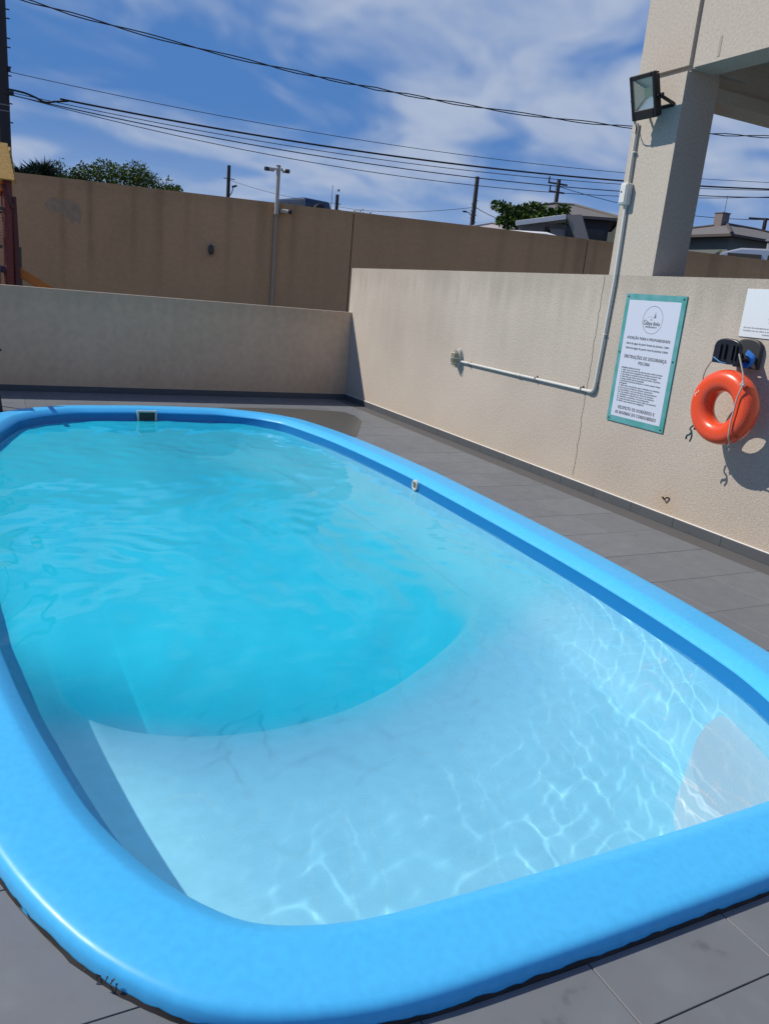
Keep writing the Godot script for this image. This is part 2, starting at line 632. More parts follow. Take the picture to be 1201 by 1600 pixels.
	s = st()
	sheet(s, Vector3(-9, -0.05, 0), Vector3(12.598, 0, 0), Vector3(0, 1.2726, 0), Vector3.BACK, 0.06, tone2)
	for f in [[Vector3(-9, 1.2226, -0.12), Vector3(12.598, 0, 0), Vector3(0, 0, 0.12), Vector3.UP], [Vector3(-9, -0.05, -0.12), Vector3(12.598, 0, 0), Vector3(0, 1.2726, 0), Vector3.FORWARD]]:
		sheet(s, f[0], f[1], f[2], f[3], 0.3, func(_a: float, _b: float) -> Color: return cream)
	put(lw, "wall_body", done(s), render_far)
	var two := box_mesh(Vector3.ZERO, Vector3(0.4512, 0.072, 0.012), 0.002)
	for i in 18:
		put(lw, "skirting_tile", two, skirt).position = Vector3(3.36 - 0.452 * i, 0.032, 0.0065)

	# the tall retaining wall beyond
	var a := Vector3(-30.0, 0, -26.32)
	var dirn := Vector3(17.5, 0, 4.2).normalized()
	var out := Vector3(-dirn.z, 0, dirn.x)
	var n3 := noise(91, 0.35, 4)
	var total := 75.0
	var tw := thing("tall_wall", "tall brown rendered retaining wall behind the low wall, stained with drips", "wall", Vector3(7.49, 0, -17.32))
	var joints := [0.0, 12.0, 24.0, 38.55, 44.36, 57.0, total]
	var from_a := func(p: Vector3) -> float: return (p - a).dot(dirn)
	joints[3] = from_a.call(Vector3(7.49, 0, -17.32))
	joints[4] = from_a.call(Vector3(13.13, 0, -15.97))
	joints[2] = joints[3] - 7.5 * 1.9
	joints[5] = joints[4] + 5.8
	for k in joints.size() - 1:
		var u0: float = joints[k] + 0.010
		var u1: float = joints[k + 1] - 0.010
		var tone3 := func(u: float, v: float) -> Color:
			var w := u + u0
			var c := Color(0.475, 0.308, 0.172) * (1.0 + 0.11 * n3.get_noise_2d(w, v) + 0.05 * streak.get_noise_2d(w * 2.2, v * 0.25))
			var drip := smoothstep(0.18, 0.5, streak.get_noise_2d(w * 3.0, 5.0)) * smoothstep(0.3, 3.2, v)
			c = c * (1.0 - 0.20 * drip)
			for q in [[28.76, 0.05], [29.20, 0.07], [31.9, 0.05], [32.4, 0.04]]:
				c = c * (1.0 - 0.26 * smoothstep(q[1] * 1.6, q[1] * 0.3, absf(w - q[0] - 0.5 + 0.03 * streak.get_noise_2d(v * 1.5, 2.0))) * smoothstep(0.5, 2.8, v))
			c = c * (1.0 - 0.10 * smoothstep(3.05, 3.25, v + 0.1 * streak.get_noise_2d(w * 6.0, 8.0)))
			c.a = 1.0
			return c
		s = st()
		var p := a + dirn * u0 - tw.position
		var len := u1 - u0
		var fine := 0.11 if k == 2 or k == 3 or k == 4 else 0.3
		sheet(s, p + Vector3(0, -0.1, 0), dirn * len, Vector3(0, 3.35, 0), out, fine, tone3)
		sheet(s, p + Vector3(0, 3.25, 0), dirn * len, -out * 0.18, Vector3.UP, 0.3, func(_a: float, _b: float) -> Color: return cream)
		sheet(s, p + Vector3(0, -0.1, 0) - out * 0.18, dirn * len, Vector3(0, 3.35, 0), -out, 0.5, func(_a: float, _b: float) -> Color: return cream)
		for e in [p, p + dirn * len]:
			sheet(s, e + Vector3(0, -0.1, 0), -out * 0.18, Vector3(0, 3.35, 0), dirn if e != p else -dirn, 0.5, func(_a: float, _b: float) -> Color: return Color(0.2, 0.17, 0.13))
		put(tw, "wall_panel", done(s), render_far)
	var core := st()
	cbox(core, a + dirn * total / 2.0 + Vector3(0, 1.5, 0) - out * 0.09 - tw.position, Vector3(total, 3.2, 0.10), 0.01, Basis(dirn, Vector3.UP, out))
	put(tw, "wall_core", done(core), mat(lin(0.06, 0.05, 0.04), 0.95))
	# mended area of bare grey render
	var pg := PackedVector2Array([Vector2(0.02, 0.30), Vector2(0.10, 0.42), Vector2(0.20, 0.47), Vector2(0.34, 0.41), Vector2(0.46, 0.45), Vector2(0.60, 0.42), Vector2(0.70, 0.36), Vector2(0.74, 0.16), Vector2(0.71, -0.02), Vector2(0.60, 0.04), Vector2(0.56, -0.04), Vector2(0.46, 0.10), Vector2(0.36, 0.18), Vector2(0.22, 0.17), Vector2(0.10, 0.20)])
	s = st()
	var t := Geometry2D.triangulate_polygon(pg)
	var o := Vector3(1.12, 2.39, -18.851) + out * 0.004 - tw.position
	for i in range(0, t.size(), 3):
		var f := PackedVector3Array()
		for k in 3:
			f.append(o + dirn * pg[t[i + k]].x + Vector3(0, pg[t[i + k]].y, 0))
		poly(s, f, out)
	var patch_mat := mat(lin(0.40, 0.295, 0.20), 0.95)
	patch_mat.albedo_texture = tone_tex(99, 0.03, 4, 0.8, 1.0, 256)
	triplanar(patch_mat, 0.7)
	put(tw, "render_patch", done(s), patch_mat)

# ---------------------------------------------------------------- the building over the right wall
func make_building() -> void:
	var b := thing("apartment_building", "cream stucco building with a square pillar standing on the right wall", "building", Vector3(4.6, 1.826, -5.02))
	var o := b.position
	var n := noise(111, 0.7, 4)
	var cream := func(u: float, v: float) -> Color:
		var c := Color(0.51, 0.460, 0.40) * (1.0 + 0.07 * n.get_noise_2d(u, v))
		c.a = 1.0
		return c
	var block := func(called: String, lo: Vector3, hi: Vector3, grain := 0.08) -> void:
		var s := st()
		var d := hi - lo
		var c := lo - o
		sheet(s, c, Vector3(0, 0, d.z), Vector3(0, d.y, 0), Vector3.LEFT, grain, cream)
		sheet(s, c + Vector3(d.x, 0, 0), Vector3(0, 0, d.z), Vector3(0, d.y, 0), Vector3.RIGHT, 0.5, cream)
		sheet(s, c + Vector3(0, 0, d.z), Vector3(d.x, 0, 0), Vector3(0, d.y, 0), Vector3.BACK, grain, cream)
		sheet(s, c, Vector3(d.x, 0, 0), Vector3(0, d.y, 0), Vector3.FORWARD, 0.5, cream)
		sheet(s, c, Vector3(d.x, 0, 0), Vector3(0, 0, d.z), Vector3.DOWN, 0.3, cream)
		sheet(s, c + Vector3(0, d.y, 0), Vector3(d.x, 0, 0), Vector3(0, 0, d.z), Vector3.UP, 0.5, cream)
		put(b, called, done(s), smooth_stucco)
	block.call("pillar", Vector3(4.6, 1.826, -5.265), Vector3(4.93, 3.255, -4.775))
	block.call("pillar_core", Vector3(4.628, 3.254, -5.235), Vector3(4.92, 7.0, -4.77))
	block.call("upper_wall", Vector3(4.6, 3.292, -5.285), Vector3(5.2, 7.0, -4.772))
	block.call("front_beam", Vector3(4.6, 3.268, -4.728), Vector3(4.85, 7.0, 3.0))
	block.call("front_beam_core", Vector3(4.63, 3.27, -4.773), Vector3(4.848, 6.99, -4.727), 0.5)
	block.call("side_beam", Vector3(4.925, 3.117, -5.06), Vector3(10.0, 3.208, -4.79))
	block.call("side_wall", Vector3(4.925, 3.207, -5.05), Vector3(10.0, 7.0, -4.825), 0.4)
	block.call("ceiling", Vector3(4.849, 3.46, -4.83), Vector3(10.0, 3.6, 3.0), 0.5)
	block.call("back_wall", Vector3(9.9, 1.0, -4.79), Vector3(10.1, 3.5, 3.0), 0.5)
	block.call("roof_slab", Vector3(4.62, 6.99, -5.28), Vector3(10.2, 7.2, 3.2), 0.5)
	# a scuffed stripe below the upper wall's edge
	put(b, "scuff_mark", box_mesh(Vector3(4.599, 3.36, -4.51) - o, Vector3(0.003, 0.13, 0.022), 0.001), mat(lin(0.33, 0.30, 0.25), 0.95))

# ---------------------------------------------------------------- pool
func make_pool() -> void:
	var pool := thing("swimming_pool", "bright blue fibreglass swimming pool with rounded raised rim sunk in the grey deck", "swimming pool", Vector3(POOL_X, 0, -5.1))
	var back := -pool.position
	var gel := mat(lin(0.068, 0.465, 0.87), 0.5, 0.34)
	gel.roughness_texture = tone_tex(120, 0.02, 4, 0.6, 1.0, 512)
	gel.albedo_texture = tone_tex(121, 0.03, 6, 0.94, 1.0, 1024)
	triplanar(gel, 0.9)
	gel.clearcoat_enabled = true
	gel.clearcoat = 0.12
	gel.clearcoat_roughness = 0.25
	put(pool, "rim", skin([[-0.004, -0.02], [-0.004, 0.020], [-0.003, 0.037], [0.002, 0.048], [0.010, 0.0555], [0.022, 0.060], [0.050, 0.0628], [0.120, 0.065], [0.185, 0.066], [0.200, 0.0655], [0.212, 0.062], [0.235, 0.048], [0.262, 0.030], [0.270, 0.022], [0.272, 0.014]]), gel).position = back
	var band := mat(lin(0.008, 0.165, 0.420), 0.35, 0.5)
	put(pool, "waterline_band", skin([[0.2715, 0.0135], [0.270, 0.0], [0.271, -0.03], [0.273, -0.060], [0.275, -0.072]]), band).position = back
	var pale := mat(lin(0.34, 0.80, 0.98), 0.45, 0.3)
	pale.albedo_texture = tone_tex(122, 0.02, 4, 0.93, 1.0, 512)
	triplanar(pale, 0.8)
	put(pool, "basin_wall", skin([[0.2745, -0.071], [0.284, -0.13], [0.300, -0.20], [0.325, -0.275], [0.360, -0.335], [0.405, -0.382], [0.455, -0.410], [0.51, -0.421], [0.54, -0.424]]), pale).position = back
	# the deep basin's edge: the pool's own outline at the far end, an arc at the near end
	var keep := inset(0.495)
	var arc := smooth2([Vector2(3.16, -4.45), Vector2(2.97, -4.10), Vector2(2.74, -3.82), Vector2(2.45, -3.57), Vector2(2.12, -3.34), Vector2(1.86, -3.17), Vector2(1.52, -3.0), Vector2(1.12, -2.93), Vector2(0.78, -2.955), Vector2(0.48, -3.08), Vector2(0.22, -3.33), Vector2(0.06, -3.62), Vector2(-0.05, -4.1)])
	var big := PackedVector2Array(arc)
	big.append_array(PackedVector2Array([Vector2(-2, -4.6), Vector2(-2, -12), Vector2(6, -12), Vector2(6, -4.4)]))
	var deep := even(Geometry2D.intersect_polygons(keep, big)[0], 220, 14)
	var shelf := st()
	var largest := PackedVector2Array()
	for pg in Geometry2D.clip_polygons(inset(0.50), deep):
		if absf(area(pg)) > absf(area(largest)):
			largest = pg
	fill(shelf, largest, -0.42)
	put(pool, "shallow_shelf", done(shelf), pale).position = back
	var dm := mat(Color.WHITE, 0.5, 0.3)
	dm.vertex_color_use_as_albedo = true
	var depth_tint := func(p: Vector3) -> Color: return Color(0.34, 0.80, 0.98).lerp(Color(0.008, 0.70, 0.96), smoothstep(-0.425, -0.60, p.y))  # water-depth tint painted into the shell, pale turning turquoise as it deepens
	dm.albedo_texture = tone_tex(123, 0.02, 4, 0.92, 1.0, 512)
	triplanar(dm, 0.6)
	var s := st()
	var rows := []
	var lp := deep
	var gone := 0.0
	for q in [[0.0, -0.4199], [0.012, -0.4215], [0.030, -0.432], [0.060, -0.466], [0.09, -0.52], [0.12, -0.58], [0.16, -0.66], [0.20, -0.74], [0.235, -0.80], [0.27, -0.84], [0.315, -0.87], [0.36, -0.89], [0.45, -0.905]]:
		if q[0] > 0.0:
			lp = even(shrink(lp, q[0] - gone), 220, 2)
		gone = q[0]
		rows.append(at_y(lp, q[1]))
	loops(s, rows, true, false, depth_tint)
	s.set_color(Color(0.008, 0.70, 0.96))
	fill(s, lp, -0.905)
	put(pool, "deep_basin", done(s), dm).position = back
	# corner step, paler and rough underfoot
	var corner := smooth2([Vector2(2.16, -1.20), Vector2(2.22, -1.50), Vector2(2.28, -1.66), Vector2(2.42, -1.84), Vector2(2.62, -1.99), Vector2(2.86, -2.09), Vector2(3.3, -2.16)])
	corner.append_array(PackedVector2Array([Vector2(3.6, -1.9), Vector2(3.4, -1.0)]))
	var step_pg := even(Geometry2D.intersect_polygons(corner, inset(0.30))[0], 80, 3)
	s = st()
	fill(s, step_pg, -0.175)
	var foot := shrink(step_pg, -0.025)
	for i in step_pg.size():
		var e0 := step_pg[i]
		var e1 := step_pg[(i + 1) % step_pg.size()]
		var eo := Vector3(e1.y - e0.y, 0, e0.x - e1.x)
		if Geometry2D.is_point_in_polygon((e0 + e1) / 2.0 + Vector2(eo.x, eo.z).normalized() * 0.01, step_pg):
			eo = -eo
		poly(s, PackedVector3Array([Vector3(e0.x, -0.175, e0.y), Vector3(e1.x, -0.175, e1.y), Vector3(foot[(i + 1) % step_pg.size()].x, -0.42, foot[(i + 1) % step_pg.size()].y), Vector3(foot[i].x, -0.42, foot[i].y)]), eo + Vector3.UP * 0.01)
	var grit := mat(lin(0.84, 0.95, 0.97), 0.8, 0.3)
	grit.albedo_texture = tone_tex(124, 0.2, 3, 0.8, 1.0, 512)
	triplanar(grit, 1.4)
	put(pool, "entry_step", done(s), grit).position = back
	# black sealant that has been smeared into the joint round the rim
	var seal := st()
	var a := PackedVector3Array()
	var c := PackedVector3Array()
	var d := PackedVector3Array()
	var rough := noise(130, 9.0, 4)
	for i in outline.size() * 4:
		var p0 := outline[i / 4]
		var p1 := outline[(i / 4 + 1) % outline.size()]
		var n0 := inward[i / 4]
		var q := p0.lerp(p1, (i % 4) / 4.0)
		var j := rough.get_noise_2d(q.x, q.y)
		var w := 0.008 + 0.006 * j + 0.007 * maxf(0.0, rough.get_noise_2d(q.x * 0.3 + 9.0, q.y * 0.3))
		var up := 0.010 + 0.010 * rough.get_noise_2d(q.x * 1.4, q.y * 1.4 + 20.0) + 0.008 * maxf(0.0, rough.get_noise_2d(q.x * 0.35, q.y * 0.35 + 4.0))
		a.append(Vector3(q.x - n0.x * w, -0.001, q.y - n0.y * w))
		c.append(Vector3(q.x - n0.x * w * 0.8, 0.0035, q.y - n0.y * w * 0.8))
		d.append(Vector3(q.x - n0.x * 0.0055, maxf(0.004, up), q.y - n0.y * 0.0055))
	loops(seal, [a, c, d])
	put(pool, "sealant", done(seal), mat(lin(0.020, 0.018, 0.019), 0.8)).position = back
	# scuffs on the near corner of the rim
	rng.seed = 9
	var scuff_mat := mat(lin(0.03, 0.03, 0.035), 0.9)
	for k in [[0.152, -1.432], [0.166, -1.420], [0.176, -1.410], [0.128, -1.463], [0.186, -1.402], [0.160, -1.424], [0.012, -1.80]]:
		var y0 := rng.randf_range(0.020, 0.030)
		var q := Vector3(k[0], y0, k[1])
		put(pool, "scuff_mark", tube_mesh(PackedVector3Array([q, q + Vector3(rng.randf_range(-0.004, 0.010), rng.randf_range(0.004, 0.014), rng.randf_range(-0.006, 0.004)), q + Vector3(rng.randf_range(0.0, 0.012), rng.randf_range(0.0, 0.012), -0.004)]), 0.0016, 4), scuff_mat).position = back
	# skimmer at the far end
	var bone := mat(lin(0.50, 0.52, 0.47), 0.5)
	var sk := MeshInstance3D.new()
	s = st()
	for q in [[-0.095, 0.0, 0.022, 0.165], [0.095, 0.0, 0.022, 0.165]]:
		cbox(s, Vector3(q[0], q[1], 0), Vector3(q[2], q[3], 0.03), 0.004)
	for q in [0.072, -0.072]:
		cbox(s, Vector3(0, q, 0), Vector3(0.17, 0.020, 0.028), 0.004)
	sk = put(pool, "skimmer", done(s), bone)
	sk.position = Vector3(1.515, -0.035, -8.808) + back
	put(sk, "flap", box_mesh(Vector3(0, 0, -0.006), Vector3(0.166, 0.122, 0.012), 0.003, Basis(Vector3.RIGHT, -0.05)), mat(lin(0.020, 0.042, 0.035), 0.6))
	# return fitting in the right side
	s = st()
	var tilt := Transform3D(Basis(Vector3.FORWARD, -PI / 2.0), Vector3.ZERO)
	lathe(s, [[0.0, 0.004], [0.024, 0.004], [0.028, 0.010], [0.040, 0.014], [0.046, 0.010], [0.047, 0.0], [0.047, -0.02]], Transform3D(Basis(Vector3(0, 0, 1), PI / 2.0), Vector3.ZERO), 28)
	var inlet := put(pool, "return_inlet", done(s), bone)
	inlet.position = Vector3(3.168, -0.020, -5.60) + back
	s = st()
	for k in 3:
		var r := Basis(Vector3.RIGHT, k * PI / 3.0)
		cbox(s, Vector3(-0.008, 0, 0), Vector3(0.008, 0.05, 0.007), 0.001, r)
	put(inlet, "grille", done(s), mat(lin(0.16, 0.15, 0.12), 0.7))

	# water: a waved sheet with the caustic light streaks painted into its opacity
	var x0 := -0.35
	var z0 := -9.1
	var sx := 3.8
	var sz := 8.0
	var w := 896
	var h := 1888
	var dens := caustics(w, h, x0, z0, sx, sz)
	var im := Image.create(w, h, false, Image.FORMAT_RGBA8)
	for j in h:
		var z := z0 + sz * j / h
		var xl := 9.0                                           # where the pool's left side runs at this depth
		for q in outline:
			if absf(q.y - z) < 0.06 and q.x < xl:
				xl = q.x
		for i in w:
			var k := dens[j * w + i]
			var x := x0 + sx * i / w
			# deep-water tint and murk painted in over the basin, clearer over the shelf
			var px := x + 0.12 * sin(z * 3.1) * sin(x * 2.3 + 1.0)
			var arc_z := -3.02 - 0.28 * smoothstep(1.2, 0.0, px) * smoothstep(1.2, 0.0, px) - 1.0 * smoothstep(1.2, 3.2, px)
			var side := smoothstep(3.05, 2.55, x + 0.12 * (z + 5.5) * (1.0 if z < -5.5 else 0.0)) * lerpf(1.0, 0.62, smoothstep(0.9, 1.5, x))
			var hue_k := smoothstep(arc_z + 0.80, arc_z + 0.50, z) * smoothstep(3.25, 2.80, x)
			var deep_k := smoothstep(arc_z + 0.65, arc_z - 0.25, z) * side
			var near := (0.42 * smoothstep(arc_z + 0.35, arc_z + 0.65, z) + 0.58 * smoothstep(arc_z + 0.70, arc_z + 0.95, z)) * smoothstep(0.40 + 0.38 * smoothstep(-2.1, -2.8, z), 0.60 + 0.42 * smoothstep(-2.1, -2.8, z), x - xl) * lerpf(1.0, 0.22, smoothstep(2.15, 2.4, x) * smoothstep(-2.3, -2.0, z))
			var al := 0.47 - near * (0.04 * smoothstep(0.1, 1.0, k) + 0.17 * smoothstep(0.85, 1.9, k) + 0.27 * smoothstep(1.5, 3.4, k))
			al = lerpf(al, 0.84, deep_k) * lerpf(lerpf(0.50, 1.0, smoothstep(0.32, 0.74, x - xl)), lerpf(0.55, 1.0, smoothstep(0.27, 0.40, x - xl)), deep_k)  # opacity thinned along the left side to even out the rim's shade
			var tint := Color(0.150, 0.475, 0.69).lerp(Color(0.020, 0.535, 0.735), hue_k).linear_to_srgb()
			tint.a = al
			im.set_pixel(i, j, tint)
	var wm := mat(Color.WHITE, 0.03, 0.52)
	wm.transparency = BaseMaterial3D.TRANSPARENCY_ALPHA
	wm.albedo_texture = ImageTexture.create_from_image(im)
	wm.texture_repeat = false
	s = st()
	s.set_smooth_group(0)
	var limit := inset(0.262)
	var stp := 0.033
	var nx := int(sx / stp)
	var nz := int(sz / stp)
	for j in nz:
		for i in nx:
			var cx := x0 + (i + 0.5) * stp
			var cz := z0 + (j + 0.5) * stp
			if not Geometry2D.is_point_in_polygon(Vector2(cx, cz), limit):
				continue
			var v := []
			for q in [[0, 0], [1, 0], [1, 1], [0, 1]]:
				var x: float = x0 + (i + q[0]) * stp
				var z: float = z0 + (j + q[1]) * stp
				v.append(Vector3(x, -0.065 + wave_height(x, z), z))
			for q in [0, 1, 2, 0, 2, 3]:
				s.set_uv(Vector2((v[q].x - x0) / sx, (v[q].z - z0) / sz))
				s.add_vertex(v[q])
	structure("pool_water", done(s), wm)

func smooth2(keys: Array) -> PackedVector2Array:
	var out := PackedVector2Array()
	for i in keys.size() - 1:
		var a: Vector2 = keys[max(i - 1, 0)]
		var d: Vector2 = keys[min(i + 2, keys.size() - 1)]
		for k in 6:
			out.append(keys[i].cubic_interpolate(keys[i + 1], a, d, k / 6.0))
	out.append(keys[-1])
	return out

func even(pg: PackedVector2Array, count: int, soften: int) -> PackedVector2Array:      # points evenly along the loop, its corners rounded
	var start := 0
	for i in pg.size():
		if pg[i].y > pg[start].y:
			start = i
	var total := 0.0
	for i in pg.size():
		total += pg[i].distance_to(pg[(i + 1) % pg.size()])
	var out := PackedVector2Array()
	var gone := 0.0
	for i in pg.size():
		var a := pg[(start + i) % pg.size()]
		var b := pg[(start + i + 1) % pg.size()]
		var d := a.distance_to(b)
		while out.size() < count and out.size() * total / count < gone + d:
			out.append(a.lerp(b, (out.size() * total / count - gone) / d))
		gone += d
	for k in soften:
		var c := out.duplicate()
		for i in count:
			out[i] = (c[(i + count - 1) % count] + c[i] * 2.0 + c[(i + 1) % count]) / 4.0
	return out

func shrink(pg: PackedVector2Array, d: float) -> PackedVector2Array:     # every corner moved inward, the count kept
	var n := pg.size()
	var out := PackedVector2Array()
	var ccw := not Geometry2D.is_polygon_clockwise(pg)
	for i in n:
		var t := (pg[(i + 3) % n] - pg[(i + n - 3) % n]).normalized()
		var m := Vector2(-t.y, t.x) if ccw else Vector2(t.y, -t.x)
		out.append(pg[i] + m * d)
	if not Geometry2D.is_point_in_polygon(out[0], pg) and d > 0.001:
		for i in n:
			out[i] = pg[i] * 2.0 - out[i]
	return out

# ---------------------------------------------------------------- what hangs on the right wall and pillar
func make_wall_fittings() -> void:
	var pvc := mat(lin(0.56, 0.57, 0.55), 0.4)
	var worn := mat(lin(0.50, 0.50, 0.46), 0.55)
	# conduit: from the bulkhead lamp along the wall, round the elbow, up past the coping and over the pillar's face
	var c := thing("conduit", "grey plastic electrical conduit running along the stucco wall and up the pillar", "pipe", Vector3(4.6, 0.87, -5.2))
	var o := c.position
	var x := 4.580
	put(c, "pipe", tube_mesh(PackedVector3Array([Vector3(x, 0.880, -7.36) - o, Vector3(x, 0.872, -6.3) - o]), 0.0125, 12), pvc)
	put(c, "pipe", tube_mesh(PackedVector3Array([Vector3(x, 0.872, -6.3) - o, Vector3(x, 0.866, -5.245) - o]), 0.0125, 12), pvc)
	put(c, "pipe", tube_mesh(PackedVector3Array([Vector3(x, 0.93, -5.195) - o, Vector3(x, 1.78, -5.165) - o, Vector3(x, 2.36, -5.175) - o]), 0.0125, 12), pvc)
	put(c, "pipe", tube_mesh(PackedVector3Array([Vector3(x, 2.52, -5.185) - o, Vector3(x, 2.96, -5.192) - o]), 0.0125, 12), worn)
	put(c, "elbow", tube_mesh(smooth_path([Vector3(x, 0.866, -5.275) - o, Vector3(x, 0.866, -5.235) - o, Vector3(x, 0.878, -5.207) - o, Vector3(x, 0.91, -5.196) - o, Vector3(x, 0.95, -5.195) - o], 4), 0.0165, 12), worn)
	put(c, "coupling", tube_mesh(PackedVector3Array([Vector3(x, 0.8725, -6.335) - o, Vector3(x, 0.8715, -6.265) - o]), 0.0155, 12), worn)
	for z in [-7.2, -6.02, -5.36]:
		var s := st()
		cbox(s, Vector3(4.593, 0.872, z) - o, Vector3(0.012, 0.055, 0.012), 0.002)
		cbox(s, Vector3(4.578, 0.872, z) - o, Vector3(0.034, 0.030, 0.010), 0.004)
		put(c, "clamp", done(s), mat(lin(0.20, 0.16, 0.13), 0.7))
	for y in [1.35, 2.75]:
		put(c, "clamp", box_mesh(Vector3(4.585, y, -5.184) - o, Vector3(0.030, 0.012, 0.045), 0.003), worn)
	var jb := put(c, "junction_box", box_mesh(Vector3(4.568, 2.44, -5.183) - o, Vector3(0.062, 0.165, 0.082), 0.008), pvc)
	put(jb, "cover", box_mesh(Vector3(4.5345, 2.44, -5.183) - o, Vector3(0.006, 0.135, 0.060), 0.002), mat(lin(0.60, 0.61, 0.58), 0.4))
	put(jb, "screw", box_mesh(Vector3(4.530, 2.455, -5.195) - o, Vector3(0.006, 0.012, 0.012), 0.002), mat(lin(0.05, 0.05, 0.05), 0.5))
	put(jb, "gland", tube_mesh(PackedVector3Array([Vector3(x, 2.335, -5.175) - o, Vector3(x, 2.365, -5.176) - o]), 0.018, 12), worn)

	# bulkhead lamp with wire guard
	var bl := thing("bulkhead_lamp", "weathered oval bulkhead lamp with wire guard at the conduit's far end on stucco wall", "lamp", Vector3(4.6, 0.91, -7.44), -PI / 2.0)
	bulkhead(bl, mat(lin(0.42, 0.42, 0.39), 0.6), mat(lin(0.30, 0.27, 0.18), 0.35), mat(lin(0.60, 0.58, 0.48), 0.5))

	# floodlight on the pillar
	var f := thing("floodlight", "black square floodlight on a bent bracket high on the pillar", "lamp", Vector3(4.6, 3.03, -5.0), -PI / 2.0)
	var dark := mat(lin(0.010, 0.011, 0.014), 0.45)
	var tiltb := Basis(Vector3.UP, 0.02) * Basis(Vector3.RIGHT, 0.32)
	var ctr := Vector3(0.012, 0.062, 0.165)
	var hs := st()
	var w := 0.255
	var h := 0.305
	for q in [[-1.0, 0.0, 0.030, h], [1.0, 0.0, 0.030, h]]:
		cbox(hs, ctr + tiltb * Vector3(q[0] * (w - q[2]) / 2.0, 0, 0.012), Vector3(q[2] - 0.004, q[3], 0.036), 0.006, tiltb)
	cbox(hs, ctr + tiltb * Vector3(0, h / 2.0 - 0.016, 0.012), Vector3(w - 0.062, 0.032, 0.0355), 0.005, tiltb)
	cbox(hs, ctr + tiltb * Vector3(0, -h / 2.0 + 0.034, 0.012), Vector3(w - 0.062, 0.068, 0.0355), 0.005, tiltb)
	cbox(hs, ctr + tiltb * Vector3(0, -0.01, -0.038), Vector3(w - 0.05, h - 0.06, 0.010), 0.004, tiltb)
	for q in [-1.0, 1.0]:
		cbox(hs, ctr + tiltb * Vector3(q * (w / 2.0 - 0.018), -0.005, -0.018), Vector3(0.012, h - 0.03, 0.040), 0.003, tiltb)
		cbox(hs, ctr + tiltb * Vector3(0, q * (h / 2.0 - 0.012), -0.018), Vector3(w - 0.03, 0.012, 0.040), 0.003, tiltb)
	for k in 7:
		cbox(hs, ctr + tiltb * Vector3(-0.09 + 0.03 * k, -0.01, -0.050), Vector3(0.006, h - 0.12, 0.018), 0.002, tiltb)
	put(f, "housing", done(hs), dark)
	var rf := st()                                               # pyramid reflector
	var r0 := [Vector3(-0.103, 0.124, 0.012), Vector3(0.103, 0.124, 0.012), Vector3(0.103, -0.088, 0.012), Vector3(-0.103, -0.088, 0.012)]
	var r1 := [Vector3(-0.040, 0.055, -0.030), Vector3(0.040, 0.055, -0.030), Vector3(0.040, -0.010, -0.030), Vector3(-0.040, -0.010, -0.030)]
	for k in 4:
		var j := (k + 1) % 4
		poly(rf, PackedVector3Array([ctr + tiltb * r0[k], ctr + tiltb * r0[j], ctr + tiltb * r1[j], ctr + tiltb * r1[k]]), tiltb * Vector3(0, 0, 1))
	put(f, "reflector", done(rf), mat(lin(0.60, 0.68, 0.66), 0.16, 0.5, 0.9))
	var led := st()
	poly(led, PackedVector3Array([ctr + tiltb * r1[0], ctr + tiltb * r1[1], ctr + tiltb * r1[2], ctr + tiltb * r1[3]]), tiltb * Vector3(0, 0, 1))
	put(f, "lamp_chip", done(led), mat(lin(0.42, 0.45, 0.28), 0.5))
	var glass := mat(Color(0.80, 0.95, 0.92, 0.06), 0.06)
	glass.transparency = BaseMaterial3D.TRANSPARENCY_ALPHA
	var gs := st()
	poly(gs, PackedVector3Array([ctr + tiltb * Vector3(-0.1035, 0.121, 0.024), ctr + tiltb * Vector3(0.1035, 0.121, 0.024), ctr + tiltb * Vector3(0.1035, -0.0855, 0.024), ctr + tiltb * Vector3(-0.1035, -0.0855, 0.024)]), tiltb * Vector3(0, 0, 1))
	put(f, "front_glass", done(gs), glass)
	var br := st()
	for sgn in [-1.0, 1.0]:
		cbox(br, Vector3(ctr.x + sgn * 0.140, 0.036, 0.088), Vector3(0.006, 0.026, 0.175), 0.001, Basis(Vector3.RIGHT, -0.22))
	cbox(br, Vector3(ctr.x, 0.012, 0.008), Vector3(0.286, 0.028, 0.008), 0.002)
	put(f, "bracket", done(br), dark)
	put(f, "bolt", tube_mesh(PackedVector3Array([Vector3(ctr.x + 0.14, 0.055, 0.15), Vector3(ctr.x + 0.165, 0.055, 0.15)]), 0.012, 8), dark)
	put(f, "cable", tube_mesh(smooth_path([Vector3(-0.10, -0.085, 0.125), Vector3(-0.105, -0.13, 0.10), Vector3(-0.15, -0.155, 0.06), Vector3(-0.185, -0.11, 0.03), Vector3(-0.19, -0.075, 0.022)]), 0.0045, 6), dark)
	put(f, "plug", tube_mesh(PackedVector3Array([Vector3(-0.10, -0.105, 0.125), Vector3(-0.10, -0.080, 0.128)]), 0.009, 8), mat(lin(0.45, 0.45, 0.43), 0.4))

